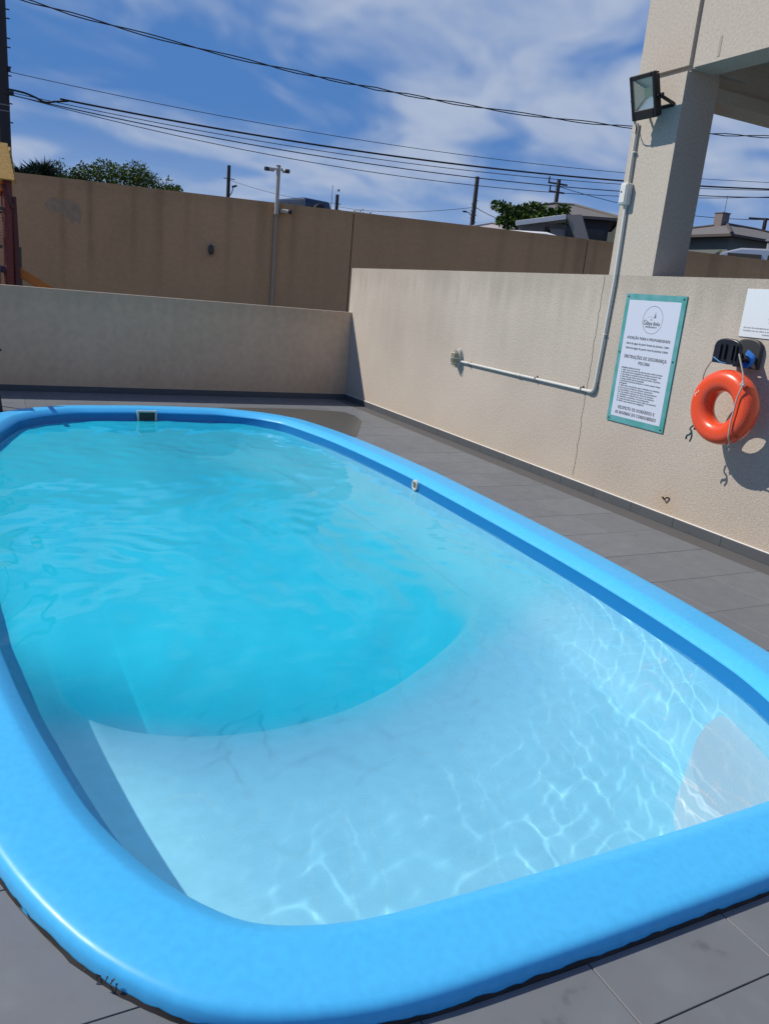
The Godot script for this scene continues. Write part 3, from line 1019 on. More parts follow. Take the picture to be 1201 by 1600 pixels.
func bulkhead(t: Node3D, body: Material, glass: Material, guard: Material) -> void:
	var s := st()
	var rows := []
	for q in [[1.0, 0.0], [1.0, 0.030], [0.93, 0.040], [0.80, 0.042]]:
		rows.append(oval(q[0] * 0.062, q[0] * 0.105, q[1]))
	loops(s, rows)
	put(t, "base", done(s), body)
	s = st()
	rows = []
	for q in [[0.80, 0.038], [0.78, 0.062], [0.66, 0.088], [0.42, 0.102], [0.05, 0.106]]:
		rows.append(oval(q[0] * 0.062, q[0] * 0.105, q[1]))
	loops(s, rows)
	put(t, "diffuser", done(s), glass)
	for y in [-0.055, 0.0, 0.055]:
		var k := sqrt(1.0 - pow(y / 0.112, 2.0))
		put(t, "guard_wire", tube_mesh(smooth_path([Vector3(-0.060 * k, y, 0.036), Vector3(-0.052 * k, y, 0.078), Vector3(-0.03 * k, y, 0.104), Vector3(0, y, 0.113), Vector3(0.03 * k, y, 0.104), Vector3(0.052 * k, y, 0.078), Vector3(0.060 * k, y, 0.036)], 3), 0.003, 6), guard)
	put(t, "guard_wire", tube_mesh(smooth_path([Vector3(0, -0.10, 0.036), Vector3(0, -0.09, 0.078), Vector3(0, -0.055, 0.107), Vector3(0, 0, 0.115), Vector3(0, 0.055, 0.107), Vector3(0, 0.09, 0.078), Vector3(0, 0.10, 0.036)], 3), 0.003, 6), guard)

func oval(rx: float, ry: float, z: float) -> PackedVector3Array:
	var p := PackedVector3Array()
	for i in 28:
		p.append(Vector3(cos(TAU * i / 28) * rx, sin(TAU * i / 28) * ry, z))
	return p

# ---------------------------------------------------------------- signs
var font := {}
func text(parent: Node, called: String, t: String, at: Vector3, height: float, m: Material, bold := false, width := 0.0, align := HORIZONTAL_ALIGNMENT_CENTER) -> MeshInstance3D:
	var tm := TextMesh.new()
	if not font.has(bold):
		var f := SystemFont.new()
		f.font_names = PackedStringArray(["Droid Sans"])
		f.font_weight = 700 if bold else 400
		font[bold] = f
	tm.font = font[bold]
	tm.font_size = 32
	tm.pixel_size = height / 32.0
	tm.text = t
	tm.depth = 0.0006
	tm.curve_step = 4.0
	tm.horizontal_alignment = align
	var o := put(parent, called, tm, m)
	var b := tm.get_aabb()
	var k := 1.0
	if width > 0.0 and b.size.x > 0.001:
		k = width / b.size.x
	o.scale = Vector3(k, 1, 1)
	o.position = at
	return o

func make_signs() -> void:
	var t := thing("safety_sign", "tall white pool safety sign with a blue-green border and printed rules", "sign", Vector3(4.6, 1.178, -4.689), -PI / 2.0)
	var teal := mat(lin(0.075, 0.33, 0.34), 0.5)
	teal.albedo_texture = cloudy(lin(0.30, 0.82, 0.62), lin(1.0, 1.0, 1.0))
	teal.albedo_color = lin(0.135, 0.32, 0.37)
	triplanar(teal, 1.1)
	var W := 0.632
	var H := 1.02
	put(t, "board", box_mesh(Vector3(0, 0, 0.006), Vector3(W, H, 0.008), 0.001), teal)
	put(t, "print_field", box_mesh(Vector3(0.0, 0.0, 0.0103), Vector3(W - 0.085, H - 0.095, 0.0012), 0.0003), mat(lin(0.52, 0.56, 0.66), 0.45))
	for q in [[-0.29, 0.488], [0.29, 0.488], [-0.29, 0.05], [0.29, 0.03], [0.29, -0.488], [-0.29, -0.488]]:
		var s := st()
		lathe(s, [[0.0075, 0.0], [0.0075, 0.003], [0.004, 0.005], [0.0, 0.0052]], Transform3D(Basis(Vector3.RIGHT, PI / 2.0), Vector3(q[0], q[1], 0.0095)), 12)
		put(t, "screw", done(s), mat(lin(0.02, 0.022, 0.025), 0.5))
	var ink := mat(lin(0.035, 0.036, 0.045), 0.8)
	var z := 0.0112
	var s2 := st()                                                # the round emblem: ring, sail and wave
	var r0 := PackedVector3Array()
	var r1 := PackedVector3Array()
	for i in 48:
		var d := Vector3(cos(TAU * i / 48), sin(TAU * i / 48), 0)
		r0.append(Vector3(0.012, 0.320, z) + d * 0.1055)
		r1.append(Vector3(0.012, 0.320, z) + d * 0.1025)
	loops(s2, [r0, r1])
	poly(s2, PackedVector3Array([Vector3(0.022, 0.335, z), Vector3(0.034, 0.335, z), Vector3(0.034, 0.385, z)]), Vector3(0, 0, 1))
	poly(s2, PackedVector3Array([Vector3(0.037, 0.335, z), Vector3(0.044, 0.337, z), Vector3(0.037, 0.372, z)]), Vector3(0, 0, 1))
	tube(s2, smooth_path([Vector3(-0.05, 0.338, z), Vector3(-0.02, 0.344, z), Vector3(0.015, 0.338, z)]), 0.0007, 4)
	tube(s2, smooth_path([Vector3(-0.082, 0.308, z), Vector3(-0.062, 0.318, z), Vector3(-0.045, 0.308, z), Vector3(-0.03, 0.300, z)]), 0.002, 4)
	put(t, "emblem", done(s2), ink)
	text(t, "lettering", "Ed.", Vector3(0.0, 0.323, z), 0.016, ink)
	text(t, "lettering", "Cabya Bela", Vector3(0.006, 0.293, z), 0.036, ink, true, 0.172)
	text(t, "lettering", "RESIDENCE", Vector3(0.006, 0.266, z), 0.017, ink, true, 0.118)
	text(t, "lettering", "ATENÇÃO PARA A PROFUNDIDADE", Vector3(0, 0.172, z), 0.030, ink, true, 0.462)
	text(t, "lettering", "Nível da água da parte funda da piscina: 1,00m", Vector3(0, 0.128, z), 0.022, ink, true, 0.456)
	text(t, "lettering", "Nível da água da parte rasa da piscina: 0,60m", Vector3(0, 0.092, z), 0.022, ink, true, 0.452)
	text(t, "lettering", "INSTRUÇÕES DE SEGURANÇA", Vector3(0, 0.024, z), 0.036, ink, true, 0.458)
	text(t, "lettering", "PISCINA", Vector3(0, -0.018, z), 0.034, ink, true, 0.124)
	var lines := ["NORMAS GERAIS DE USO:", "1. Não corra na borda da piscina para evitar quedas", "2. Não pule nem mergulhe de cabeça na parte rasa", "3. Use sempre o chuveiro antes de entrar na água", "4. Não leve garrafas nem copos de vidro à piscina", "5. Crianças somente com um responsável", "6. Mantenha portões fechados e a área sempre limpa", "obrigado", "7. Não entre na piscina após refeições ou bebidas", "8. Em caso de acidente chame a portaria", "9. É proibido o uso de óleos e bronzeadores", "10. É proibido animais na área da piscina", "11. Respeite o volume do som e os vizinhos", "12. Guarde as cadeiras e os brinquedos", "13. A piscina não possui salva-vidas de plantão", "14. Utilize a boia somente em emergência"]
	for i in lines.size():
		var tm := text(t, "lettering", lines[i], Vector3(-0.238, -0.066 - i * 0.0178, z), 0.0165, ink, true, [0.21, 0.45, 0.44, 0.40, 0.44, 0.27, 0.45, 0.09, 0.45, 0.38, 0.43, 0.40, 0.41, 0.36, 0.44, 0.31][i], HORIZONTAL_ALIGNMENT_LEFT)
	text(t, "lettering", "RESPEITE OS HORÁRIOS E", Vector3(0, -0.385, z), 0.036, ink, true, 0.404)
	text(t, "lettering", "AS NORMAS DO CONDOMÍNIO", Vector3(0, -0.427, z), 0.036, ink, true, 0.456)

	var t2 := thing("notice_board", "plain white notice sheet with faint print above the life ring holder", "sign", Vector3(4.6, 1.603, -3.635), -PI / 2.0)
	put(t2, "sheet", box_mesh(Vector3(0, 0, 0.004), Vector3(0.46, 0.315, 0.005), 0.001), mat(lin(0.62, 0.66, 0.70), 0.5))
	var faint := mat(lin(0.36, 0.40, 0.42), 0.8)
	for q in [["HORÁRIO", 0.02, 0.018, 0.06], ["8h às", -0.005, 0.018, 0.04], ["22 horas", -0.03, 0.016, 0.05], ["todos", -0.055, 0.014, 0.03]]:
		text(t2, "lettering", q[0], Vector3(0.0, q[1], 0.0066), q[2], faint, false, q[3])
	text(t2, "lettering", "Em caso de emergência procure a portaria do prédio", Vector3(0.0, -0.095, 0.0066), 0.014, mat(lin(0.10, 0.12, 0.14), 0.8), true, 0.40)
	text(t2, "lettering", "Proibido uso de vidro e animais na área da piscina", Vector3(0.0, -0.115, 0.0066), 0.014, mat(lin(0.10, 0.12, 0.14), 0.8), true, 0.40)
	text(t2, "lettering", "A Administração", Vector3(0.0, -0.135, 0.0066), 0.014, mat(lin(0.10, 0.12, 0.14), 0.8), true, 0.09)

func cloudy(a: Color, b: Color) -> NoiseTexture2D:
	var t := noise_tex(140, 0.02, 3, 256)
	var g := Gradient.new()
	g.set_color(0, a)
	g.set_color(1, b)
	t.color_ramp = g
	return t

# ---------------------------------------------------------------- life ring and its holder
func make_life_ring() -> void:
	var h := thing("life_ring_holder", "black plastic bracket on the stucco wall holding the orange life ring", "bracket", Vector3(4.6, 1.34, -3.74), -PI / 2.0)
	var black := mat(lin(0.016, 0.017, 0.021), 0.38)
	var navy := mat(lin(0.010, 0.012, 0.020), 0.32)
	put(h, "back_plate", arch_plate(0.20, 0.195, 0.012, 0.028, Vector3(0, 0, 0)), mat(lin(0.030, 0.031, 0.035), 0.5))
	for q in [[-0.075, 0.062], [0.075, 0.062], [-0.045, 0.075], [-0.075, -0.06], [0.0, 0.055]]:
		var s := st()
		lathe(s, [[0.009, 0.0], [0.009, 0.003], [0.0, 0.0035]], Transform3D(Basis(Vector3.RIGHT, PI / 2.0), Vector3(q[0], q[1], 0.0195)), 10)
		put(h, "screw", done(s), black)
	var arm := st()
	cbox(arm, Vector3(-0.04, -0.055, 0.11), Vector3(0.15, 0.045, 0.19), 0.012)
	cbox(arm, Vector3(-0.04, -0.02, 0.11), Vector3(0.02, 0.05, 0.19), 0.004)
	put(h, "arm", done(arm), navy)
	var fp := put(h, "front_plate", arch_plate(0.215, 0.165, 0.0, 0.026, Vector3(-0.01, 0.005, 0.2)), navy)
	var rib := st()
	for q in [-0.055, -0.01, 0.045, 0.075]:
		cbox(rib, Vector3(q, 0.0, 0.234), Vector3(0.010 if q != -0.01 else 0.004, 0.10, 0.016), 0.003)
	put(fp, "rib", done(rib), black)

	# the ring: a fat moulded torus with a flat front
	var ringo := thing("life_ring", "bright orange life ring with a grey grab cord hanging from the black bracket", "life ring", Vector3(4.4, 0.978, -3.70), -PI / 2.0)
	var orange := mat(lin(0.70, 0.066, 0.016), 0.30, 0.5)
	orange.clearcoat_enabled = true
	orange.clearcoat = 0.2
	orange.roughness_texture = tone_tex(150, 0.03, 3, 0.75, 1.0, 256)
	triplanar(orange, 3.0)
	var s3 := st()
	var rows := []
	var n := 72
	for k in 26:
		var a := TAU * k / 25.0
		# a rounded, slightly squared section
		var cx := signf(cos(a)) * pow(absf(cos(a)), 0.85) * 0.073
		var cz := signf(sin(a)) * pow(absf(sin(a)), 0.85) * 0.074
		rows.append(ring(Vector3(0, 0, cz), Vector3.RIGHT, Vector3.UP, 0.178 + cx, n))
	loops(s3, rows)
	put(ringo, "ring", done(s3), orange)
	# cast slots where the cord passes
	var slot := mat(lin(0.16, 0.015, 0.006), 0.6)
	for q in [[-0.9, 0.20], [0.70, 0.225], [-2.35, 0.235], [-0.75, 0.235]]:
		var d := Vector3(cos(q[0]), sin(q[0]), 0)
		put(ringo, "cord_slot", box_mesh(d * q[1] + Vector3(0, 0, 0.040), Vector3(0.040, 0.016, 0.020), 0.006, Basis(Vector3(0, 0, 1), q[0] + 0.4)), slot)
	var mark := st()
	for q in [[-0.195, 0.060, 0.010], [-0.185, 0.071, 0.012], [-0.172, 0.083, 0.010], [-0.190, 0.050, 0.006]]:
		cbox(mark, Vector3(q[0], q[1], 0.0735), Vector3(q[2], 0.007, 0.003), 0.0005, Basis(Vector3(0, 0, 1), 0.9))
	put(ringo, "printed_mark", done(mark), mat(lin(0.75, 0.70, 0.66), 0.6))
	put(ringo, "printed_mark", box_mesh(Vector3(-0.222, -0.015, 0.040), Vector3(0.010, 0.075, 0.012), 0.002, Basis(Vector3(0, 0, 1), -0.15)), slot)
	for k in 11:
		var a := -0.55 + 0.105 * k
		var d := Vector3(cos(a), sin(a), 0)
		put(ringo, "moulded_rib", box_mesh(d * 0.226 + Vector3(0, 0, 0.054), Vector3(0.034, 0.0045, 0.008), 0.002, Basis(Vector3(0, 0, 1), a) * Basis(Vector3.UP, 0.75)), slot)
	var cord := mat(lin(0.36, 0.33, 0.29), 0.9)
	put(ringo, "cord", tube_mesh(smooth_path([Vector3(-0.135, 0.29, 0.050), Vector3(-0.165, 0.235, 0.05), Vector3(-0.18, 0.19, 0.045), Vector3(-0.19, 0.15, 0.03)]), 0.0048, 6), cord)
	put(ringo, "cord", tube_mesh(smooth_path([Vector3(0.085, 0.36, 0.062), Vector3(0.125, 0.29, 0.066), Vector3(0.158, 0.23, 0.070), Vector3(0.168, 0.185, 0.070)]), 0.0052, 6), cord)
	put(ringo, "cord", tube_mesh(smooth_path([Vector3(0.160, 0.20, 0.066), Vector3(0.178, 0.155, 0.086), Vector3(0.165, 0.09, 0.092), Vector3(0.158, 0.0, 0.091), Vector3(0.152, -0.08, 0.089), Vector3(0.150, -0.17, 0.080), Vector3(0.14, -0.215, 0.045), Vector3(0.11, -0.245, 0.02)]), 0.0052, 6), cord)
	var kn := st()
	for q in [Vector3(0.170, 0.185, 0.074), Vector3(0.180, 0.172, 0.076), Vector3(0.166, 0.172, 0.078)]:
		lathe(kn, [[0.0, -0.012], [0.008, -0.009], [0.0115, 0.0], [0.008, 0.009], [0.0, 0.012]], Transform3D(Basis(Vector3(0, 0, 1), 0.5), q), 10)
	put(ringo, "knot", done(kn), cord)
	var tealc := mat(lin(0.02, 0.055, 0.075), 0.85)
	put(ringo, "loose_end", tube_mesh(smooth_path([Vector3(-0.200, -0.155, 0.02), Vector3(-0.215, -0.185, 0.035), Vector3(-0.190, -0.200, 0.045), Vector3(-0.200, -0.225, 0.048), Vector3(-0.222, -0.235, 0.045), Vector3(-0.228, -0.262, 0.042)]), 0.0065, 6), tealc)
	put(ringo, "loose_end", tube_mesh(smooth_path([Vector3(-0.190, -0.200, 0.045), Vector3(-0.180, -0.235, 0.045), Vector3(-0.192, -0.272, 0.042)]), 0.0060, 6), tealc)
	put(ringo, "loose_end", tube_mesh(smooth_path([Vector3(0.10, -0.24, 0.02), Vector3(0.125, -0.262, 0.012), Vector3(0.10, -0.275, 0.0), Vector3(0.085, -0.25, 0.0)]), 0.0055, 6), cord)
	var strap := thing("blue_strap", "bright blue rope coil hooked behind the black life ring bracket", "strap", Vector3(4.6, 1.34, -3.74), -PI / 2.0)
	var blue := mat(lin(0.012, 0.150, 0.52), 0.6)
	for k in 5:
		put(strap, "rope_turn", tube_mesh(smooth_path([Vector3(0.030 + 0.006 * k, 0.020 - 0.006 * k, 0.070 + 0.010 * k), Vector3(0.085 + 0.005 * k, -0.020 - 0.007 * k, 0.065 + 0.012 * k), Vector3(0.075, -0.075 - 0.003 * k, 0.075 + 0.010 * k), Vector3(0.035, -0.058 - 0.004 * k, 0.085 + 0.008 * k)]), 0.0085, 6), blue)
	put(strap, "rope_turn", tube_mesh(smooth_path([Vector3(0.035, -0.062, 0.11), Vector3(0.03, -0.075, 0.19), Vector3(-0.02, -0.072, 0.236), Vector3(-0.075, -0.052, 0.236), Vector3(-0.12, -0.040, 0.215)]), 0.005, 6), mat(lin(0.03, 0.16, 0.36), 0.6))

func arch_plate(w: float, h: float, z: float, d: float, c: Vector3) -> ArrayMesh:
	var pg := PackedVector2Array()
	pg.append(Vector2(-w / 2, -h / 2))
	pg.append(Vector2(w / 2, -h / 2))
	for i in 13:
		var a := PI * i / 12.0
		pg.append(Vector2(cos(a) * w / 2 * (0.96 if i > 0 and i < 12 else 1.0), h / 2 - 0.055 + pow(maxf(sin(a), 0.0), 0.7) * 0.055))
	var s := st()
	var rows := []
	for q in [[0.0, 0.0], [0.0, d - 0.005], [0.004, d - 0.001], [0.008, d]]:
		var r := PackedVector3Array()
		for p in pg:
			r.append(Vector3(p.x * (1.0 - q[0] * 2.0 / w), p.y * (1.0 - q[0] * 2.0 / h), z + q[1]) + c)
		rows.append(r)
	loops(s, rows)
	poly(s, rows[-1], Vector3(0, 0, 1))
	return done(s)

# ---------------------------------------------------------------- playground behind the low wall
func make_playground() -> void:
	var t := thing("play_tower", "wooden play tower with yellow plank roof and dark red log posts behind low wall", "playground tower", Vector3(-0.35, 0, -14.0))
	var red := mat(lin(0.20, 0.028, 0.024), 0.55)
	red.albedo_texture = tone_tex(160, 0.05, 4, 0.55, 1.0, 256)
	triplanar(red, 2.0)
	var darkred := mat(lin(0.062, 0.013, 0.012), 0.6)
	var yellow := mat(lin(0.62, 0.36, 0.085), 0.6)
	yellow.albedo_texture = tone_tex(161, 0.04, 4, 0.75, 1.0, 256)
	triplanar(yellow, 2.0)
	var orange := mat(lin(0.55, 0.12, 0.012), 0.5)
	var navy := mat(lin(0.012, 0.016, 0.055), 0.6)
	for x in [-0.70, 0.675]:
		for z in [0.0, -1.2]:
			put(t, "log_post", tube_mesh(PackedVector3Array([Vector3(x, -0.05, z), Vector3(x - 0.005, 1.3, z), Vector3(x, 2.66, z)]), 0.068, 12), red)
			put(t, "log_post", tube_mesh(PackedVector3Array([Vector3(x + 0.105, -0.05, z - 0.02), Vector3(x + 0.100, 1.3, z - 0.02), Vector3(x + 0.075, 2.44, z - 0.02)]), 0.050, 10), darkred)
	# roof: planks sloping up to a ridge that runs from side to side
	for side in [1.0, -1.0]:
		for k in 7:
			var v0 := k / 7.0
			var c := Vector3(-0.035, 2.66 + 0.56 * (v0 + 0.07), -0.6 + side * (0.80 - 0.62 * (v0 + 0.07)))
			put(t, "roof_plank", box_mesh(c, Vector3(1.62 - 0.14 * v0, 0.022, 0.135), 0.004, Basis(Vector3.RIGHT, side * 0.735)), yellow)
	for sgn in [-1.0, 1.0]:
		put(t, "barge_board", box_mesh(Vector3(-0.035 + sgn * 0.80, 2.90, -0.17), Vector3(0.030, 0.80, 0.06), 0.004, Basis(Vector3(0, 0, 1), sgn * 0.09) * Basis(Vector3.RIGHT, -0.83)), yellow)
	for z in [0.02, -1.22]:
		put(t, "cross_beam", box_mesh(Vector3(-0.05, 2.565, z), Vector3(1.40, 0.13, 0.05), 0.006), orange)
		put(t, "cross_beam", box_mesh(Vector3(-0.05, 2.25, z), Vector3(1.35, 0.05, 0.04), 0.006), mat(lin(0.03, 0.04, 0.04), 0.6))
	for q in [1.0, -1.0]:
		put(t, "brace", box_mesh(Vector3(0.70 * q - 0.02, 2.43, 0.06), Vector3(0.045, 0.36, 0.04), 0.004, Basis(Vector3(0, 0, 1), 0.42 * q)), darkred)
	put(t, "platform", box_mesh(Vector3(-0.04, 1.36, -0.6), Vector3(1.38, 0.10, 1.25), 0.01), navy)
	put(t, "guard_panel", box_mesh(Vector3(-0.30, 1.22, 0.03), Vector3(1.0, 0.09, 0.04), 0.006), mat(lin(0.26, 0.035, 0.03), 0.5))
	put(t, "ladder_rail", tube_mesh(PackedVector3Array([Vector3(0.50, 0.0, 0.10), Vector3(0.52, 1.42, 0.06)]), 0.022, 8), mat(lin(0.26, 0.035, 0.03), 0.5))
	var pale := mat(lin(0.42, 0.44, 0.46), 0.6)
	for k in 14:
		put(t, "slat", box_mesh(Vector3(-0.08, 0.52 + 0.058 * k, -1.16), Vector3(1.25, 0.046, 0.02), 0.004), pale)
	for k in 5:
		put(t, "slat", box_mesh(Vector3(-0.10, 1.47 + 0.05 * k, -1.16), Vector3(1.2, 0.038, 0.02), 0.004), pale)
	# rope net of the upper side
	var net := st()
	for k in 12:
		tube(net, PackedVector3Array([Vector3(-0.66, 1.72 + 0.045 * k, -0.02), Vector3(-0.05, 1.705 + 0.045 * k, -0.02), Vector3(0.60, 1.72 + 0.045 * k, -0.02)]), 0.006, 5)
	for k in 16:
		tube(net, PackedVector3Array([Vector3(-0.66 + 0.085 * k, 1.70, -0.014), Vector3(-0.66 + 0.085 * k, 2.24, -0.014)]), 0.005, 5)
	put(t, "rope_net", done(net), mat(lin(0.22, 0.17, 0.13), 0.9))
	# slide running down to the right
	var sl := put(t, "slide", box_mesh(Vector3(1.40, 0.95, -0.45), Vector3(1.62, 0.03, 0.50), 0.006, Basis(Vector3(0, 0, 1), -0.50)), orange)
	for z in [-0.19, -0.71]:
		put(sl, "side_board", box_mesh(Vector3(1.42, 1.005, z), Vector3(1.66, 0.135, 0.03), 0.008, Basis(Vector3(0, 0, 1), -0.50)), mat(lin(0.42, 0.135, 0.012), 0.5))
	put(sl, "support", box_mesh(Vector3(1.05, 1.03, -0.45), Vector3(0.25, 0.04, 0.45), 0.006, Basis(Vector3(0, 0, 1), -0.50)), mat(lin(0.03, 0.02, 0.02), 0.7))
	var g := thing("green_gate_frame", "slim dark green metal frame standing beside the play tower slide", "frame", Vector3(0.10, 0, -15.6))
	var green := mat(lin(0.045, 0.085, 0.068), 0.5)
	for x in [-0.75, 0.425]:
		put(g, "upright", box_mesh(Vector3(x, 0.84, 0), Vector3(0.05, 1.70, 0.04), 0.004), green)
	put(g, "top_rail", box_mesh(Vector3(-0.16, 1.715, 0), Vector3(1.225, 0.05, 0.04), 0.004), green)
	put(g, "inner_strip", box_mesh(Vector3(0.385, 0.84, 0.0), Vector3(0.025, 1.66, 0.03), 0.003), mat(lin(0.35, 0.37, 0.36), 0.6))

# ---------------------------------------------------------------- on the tall wall
func make_far_wall_fittings() -> void:
	var dirn := Vector3(17.5, 0, 4.2).normalized()
	var turn := atan2(-dirn.z, dirn.x)
	var bl := thing("bulkhead_lamp", "small oval bulkhead lamp with dark glass alone on tall brown wall", "lamp", Vector3(4.45, 2.12, -18.05), turn)
	bl.scale = Vector3.ONE * 1.32
	bulkhead(bl, mat(lin(0.36, 0.30, 0.25), 0.7), mat(lin(0.05, 0.035, 0.025), 0.3), mat(lin(0.10, 0.08, 0.06), 0.6))
	var cp := thing("camera_post", "thin pale conduit post with two security cameras on top of tall wall", "post", Vector3(5.79, 0, -17.73), turn)
	var grey := mat(lin(0.36, 0.36, 0.35), 0.5)
	var tan := mat(lin(0.30, 0.25, 0.19), 0.7)
	put(cp, "conduit", tube_mesh(PackedVector3Array([Vector3(0, 0.05, 0.04), Vector3(0, 3.22, 0.04)]), 0.040, 10), tan)
	put(cp, "mast", tube_mesh(PackedVector3Array([Vector3(0, 3.0, 0.125), Vector3(0, 3.98, 0.125)]), 0.045, 12), grey)
	put(cp, "mast_cap", tube_mesh(PackedVector3Array([Vector3(0, 3.98, 0.125), Vector3(0, 4.0, 0.125)]), 0.048, 12), mat(lin(0.05, 0.05, 0.06), 0.5))
	put(cp, "bracket", box_mesh(Vector3(0, 3.2, 0.085), Vector3(0.05, 0.08, 0.06), 0.005), grey)
	for sgn in [-1.0, 1.0]:
		var reach := 0.225 if sgn < 0 else 0.155
		var c := put(cp, "security_camera", tube_mesh(PackedVector3Array([Vector3(sgn * 0.10, 3.90, 0.15), Vector3(sgn * reach, 3.895, 0.20)]), 0.042, 12), grey)
		put(c, "lens", tube_mesh(PackedVector3Array([Vector3(sgn * reach, 3.895, 0.20), Vector3(sgn * (reach + 0.07), 3.89, 0.235)]), 0.043, 12), mat(lin(0.012, 0.013, 0.018), 0.25))
		put(c, "arm", box_mesh(Vector3(sgn * 0.07, 3.92, 0.14), Vector3(0.10, 0.05, 0.05), 0.005), mat(lin(0.6, 0.6, 0.58), 0.5))
	var sc := thing("security_camera", "small white security camera fixed to tall wall just right of the camera post", "camera", Vector3(5.99, 3.09, -17.68), turn)
	put(sc, "body", tube_mesh(PackedVector3Array([Vector3(-0.10, 0.0, 0.09), Vector3(0.06, -0.008, 0.13)]), 0.040, 12), mat(lin(0.45, 0.43, 0.38), 0.5))
	put(sc, "lens", tube_mesh(PackedVector3Array([Vector3(0.06, -0.008, 0.13), Vector3(0.13, -0.012, 0.15)]), 0.045, 12), mat(lin(0.012, 0.012, 0.015), 0.3))
	put(sc, "mount", box_mesh(Vector3(-0.09, -0.035, 0.05), Vector3(0.05, 0.05, 0.10), 0.005), mat(lin(0.25, 0.23, 0.2), 0.6))

# ---------------------------------------------------------------- poles and cables
func pole(at: Vector3, top: float, r0: float, r1: float, label: String) -> Node3D:
	var p := thing("utility_pole", label, "pole", at, 0.0)
	put(p, "shaft", tube_mesh(PackedVector3Array([Vector3(0, 0, 0), Vector3(0, top - at.y, 0)]), r0, 12, r1), pole_mat)
	return p

func make_poles_and_cables() -> void:
	var dirn := Vector3(0.9724, 0, 0.2333)
	var p := pole(Vector3(0.54, 1.88, -24.0), 10.4, 0.17, 0.115, "thick dark utility pole rising behind the yellow play tower roof")
	for k in 9:
		var y := 3.0 + 0.32 * k + 0.12 * (k % 2)
		put(p, "step_bolt", tube_mesh(PackedVector3Array([Vector3(0.10, y, 0.02), Vector3(0.215, y, 0.02)]), 0.016, 6), pole_mat)
	put(p, "cable_bracket", box_mesh(Vector3(0.17, 3.68, 0.05), Vector3(0.16, 0.10, 0.07), 0.01), pole_mat)
	put(p, "cable_bracket", box_mesh(Vector3(0.16, 4.22, 0.05), Vector3(0.07, 0.12, 0.07), 0.01), pole_mat)
	for y in [3.22, 3.36]:
		put(p, "steel_band", tube_mesh(PackedVector3Array([Vector3(0, y, 0), Vector3(0, y + 0.03, 0)]), 0.158, 14), mat(lin(0.16, 0.15, 0.16), 0.5))
	var a := pole(Vector3(17.95, 1.88, -67.66), 10.5, 0.20, 0.14, "distant dark pole with a street light arm left of the camera post")
	put(a, "lamp_arm", tube_mesh(smooth_path([Vector3(0.1, 6.3, 0), Vector3(0.30, 6.6, 0), Vector3(0.42, 7.05, 0)]), 0.04, 6), pole_mat)
	put(a, "lamp_head", box_mesh(Vector3(0.50, 7.10, 0), Vector3(0.42, 0.16, 0.24), 0.05, Basis(Vector3(0, 0, 1), 0.35)), pole_mat)
	put(a, "cross_arm", box_mesh(Vector3(0.05, 7.62, 0), Vector3(0.9, 0.06, 0.08), 0.01), pole_mat)
	var b := pole(Vector3(28.3, 1.88, -69.46), 9.75, 0.20, 0.15, "distant dark pole with a pale fitting on top above the wall joint")
	put(b, "lamp_head", box_mesh(Vector3(0.08, 8.25, 0), Vector3(0.22, 0.22, 0.22), 0.06), mat(lin(0.3, 0.3, 0.3), 0.5))
	put(b, "whip_aerial", tube_mesh(PackedVector3Array([Vector3(-0.55, 5.5, 0), Vector3(-0.50, 8.6, 0)]), 0.03, 5), mat(lin(0.2, 0.2, 0.22), 0.6))
	for k in 4:
		put(b, "step_bolt", tube_mesh(PackedVector3Array([Vector3(0.1, 5.6 + 0.5 * k, 0), Vector3(0.38, 5.6 + 0.5 * k, 0)]), 0.035, 5), pole_mat)
	var c := pole(Vector3(26.15, 1.88, -42.6), 8.7, 0.17, 0.115, "bare leaning-looking dark pole standing left of the almond tree")
	for k in 7:
		put(c, "step_bolt", tube_mesh(PackedVector3Array([Vector3(-0.22 if k % 2 else 0.0, 4.3 + 0.2 * k, 0), Vector3(0.0 if k % 2 else 0.22, 4.3 + 0.2 * k, 0)]), 0.022, 5), pole_mat)
	put(c, "lamp_arm", tube_mesh(smooth_path([Vector3(-0.05, 4.55, 0), Vector3(-0.30, 4.75, 0.05), Vector3(-0.55, 4.80, 0.08)]), 0.025, 5), pole_mat)
	put(c, "lamp_head", box_mesh(Vector3(-0.68, 4.80, 0.1), Vector3(0.26, 0.09, 0.14), 0.03), pole_mat)
	var d := pole(Vector3(33.05, 1.88, -43.9), 9.62, 0.17, 0.12, "dark utility pole with two crossarms behind the almond tree")
	var along := Basis(Vector3.UP, -0.75)
	for q in [[7.62, 1.0, 0.25], [7.12, 0.8, 0.18]]:
		put(d, "cross_arm", box_mesh(along * Vector3(-0.05, q[0] - 0.15, 0), Vector3(q[1] * 1.25, 0.10, 0.10), 0.01, along * Basis(Vector3(0, 0, 1), -0.10)), pole_mat)
		put(d, "insulator", tube_mesh(PackedVector3Array([along * Vector3(-q[1] * 0.62, q[0] - 0.12, 0), along * Vector3(-q[1] * 0.62, q[0] + 0.26, 0)]), 0.05, 8), pole_mat)
	put(d, "fitting", box_mesh(Vector3(0.22, 6.2, 0), Vector3(0.26, 0.10, 0.12), 0.02), mat(lin(0.3, 0.3, 0.3), 0.5))
	var e := pole(Vector3(46.05, 1.88, -38.48), 8.6, 0.16, 0.12, "dark utility pole with crossarm at the right beyond the chimney house")
	put(e, "cross_arm", box_mesh(Vector3(0.0, 6.66, 0), Vector3(2.1, 0.11, 0.11), 0.01, Basis(Vector3.UP, -0.7)), pole_mat)
	for k in 5:
		put(e, "step_bolt", tube_mesh(PackedVector3Array([Vector3(0.0, 4.4 + 0.34 * k, 0), Vector3(0.26, 4.4 + 0.34 * k, 0.1)]), 0.026, 5), pole_mat)

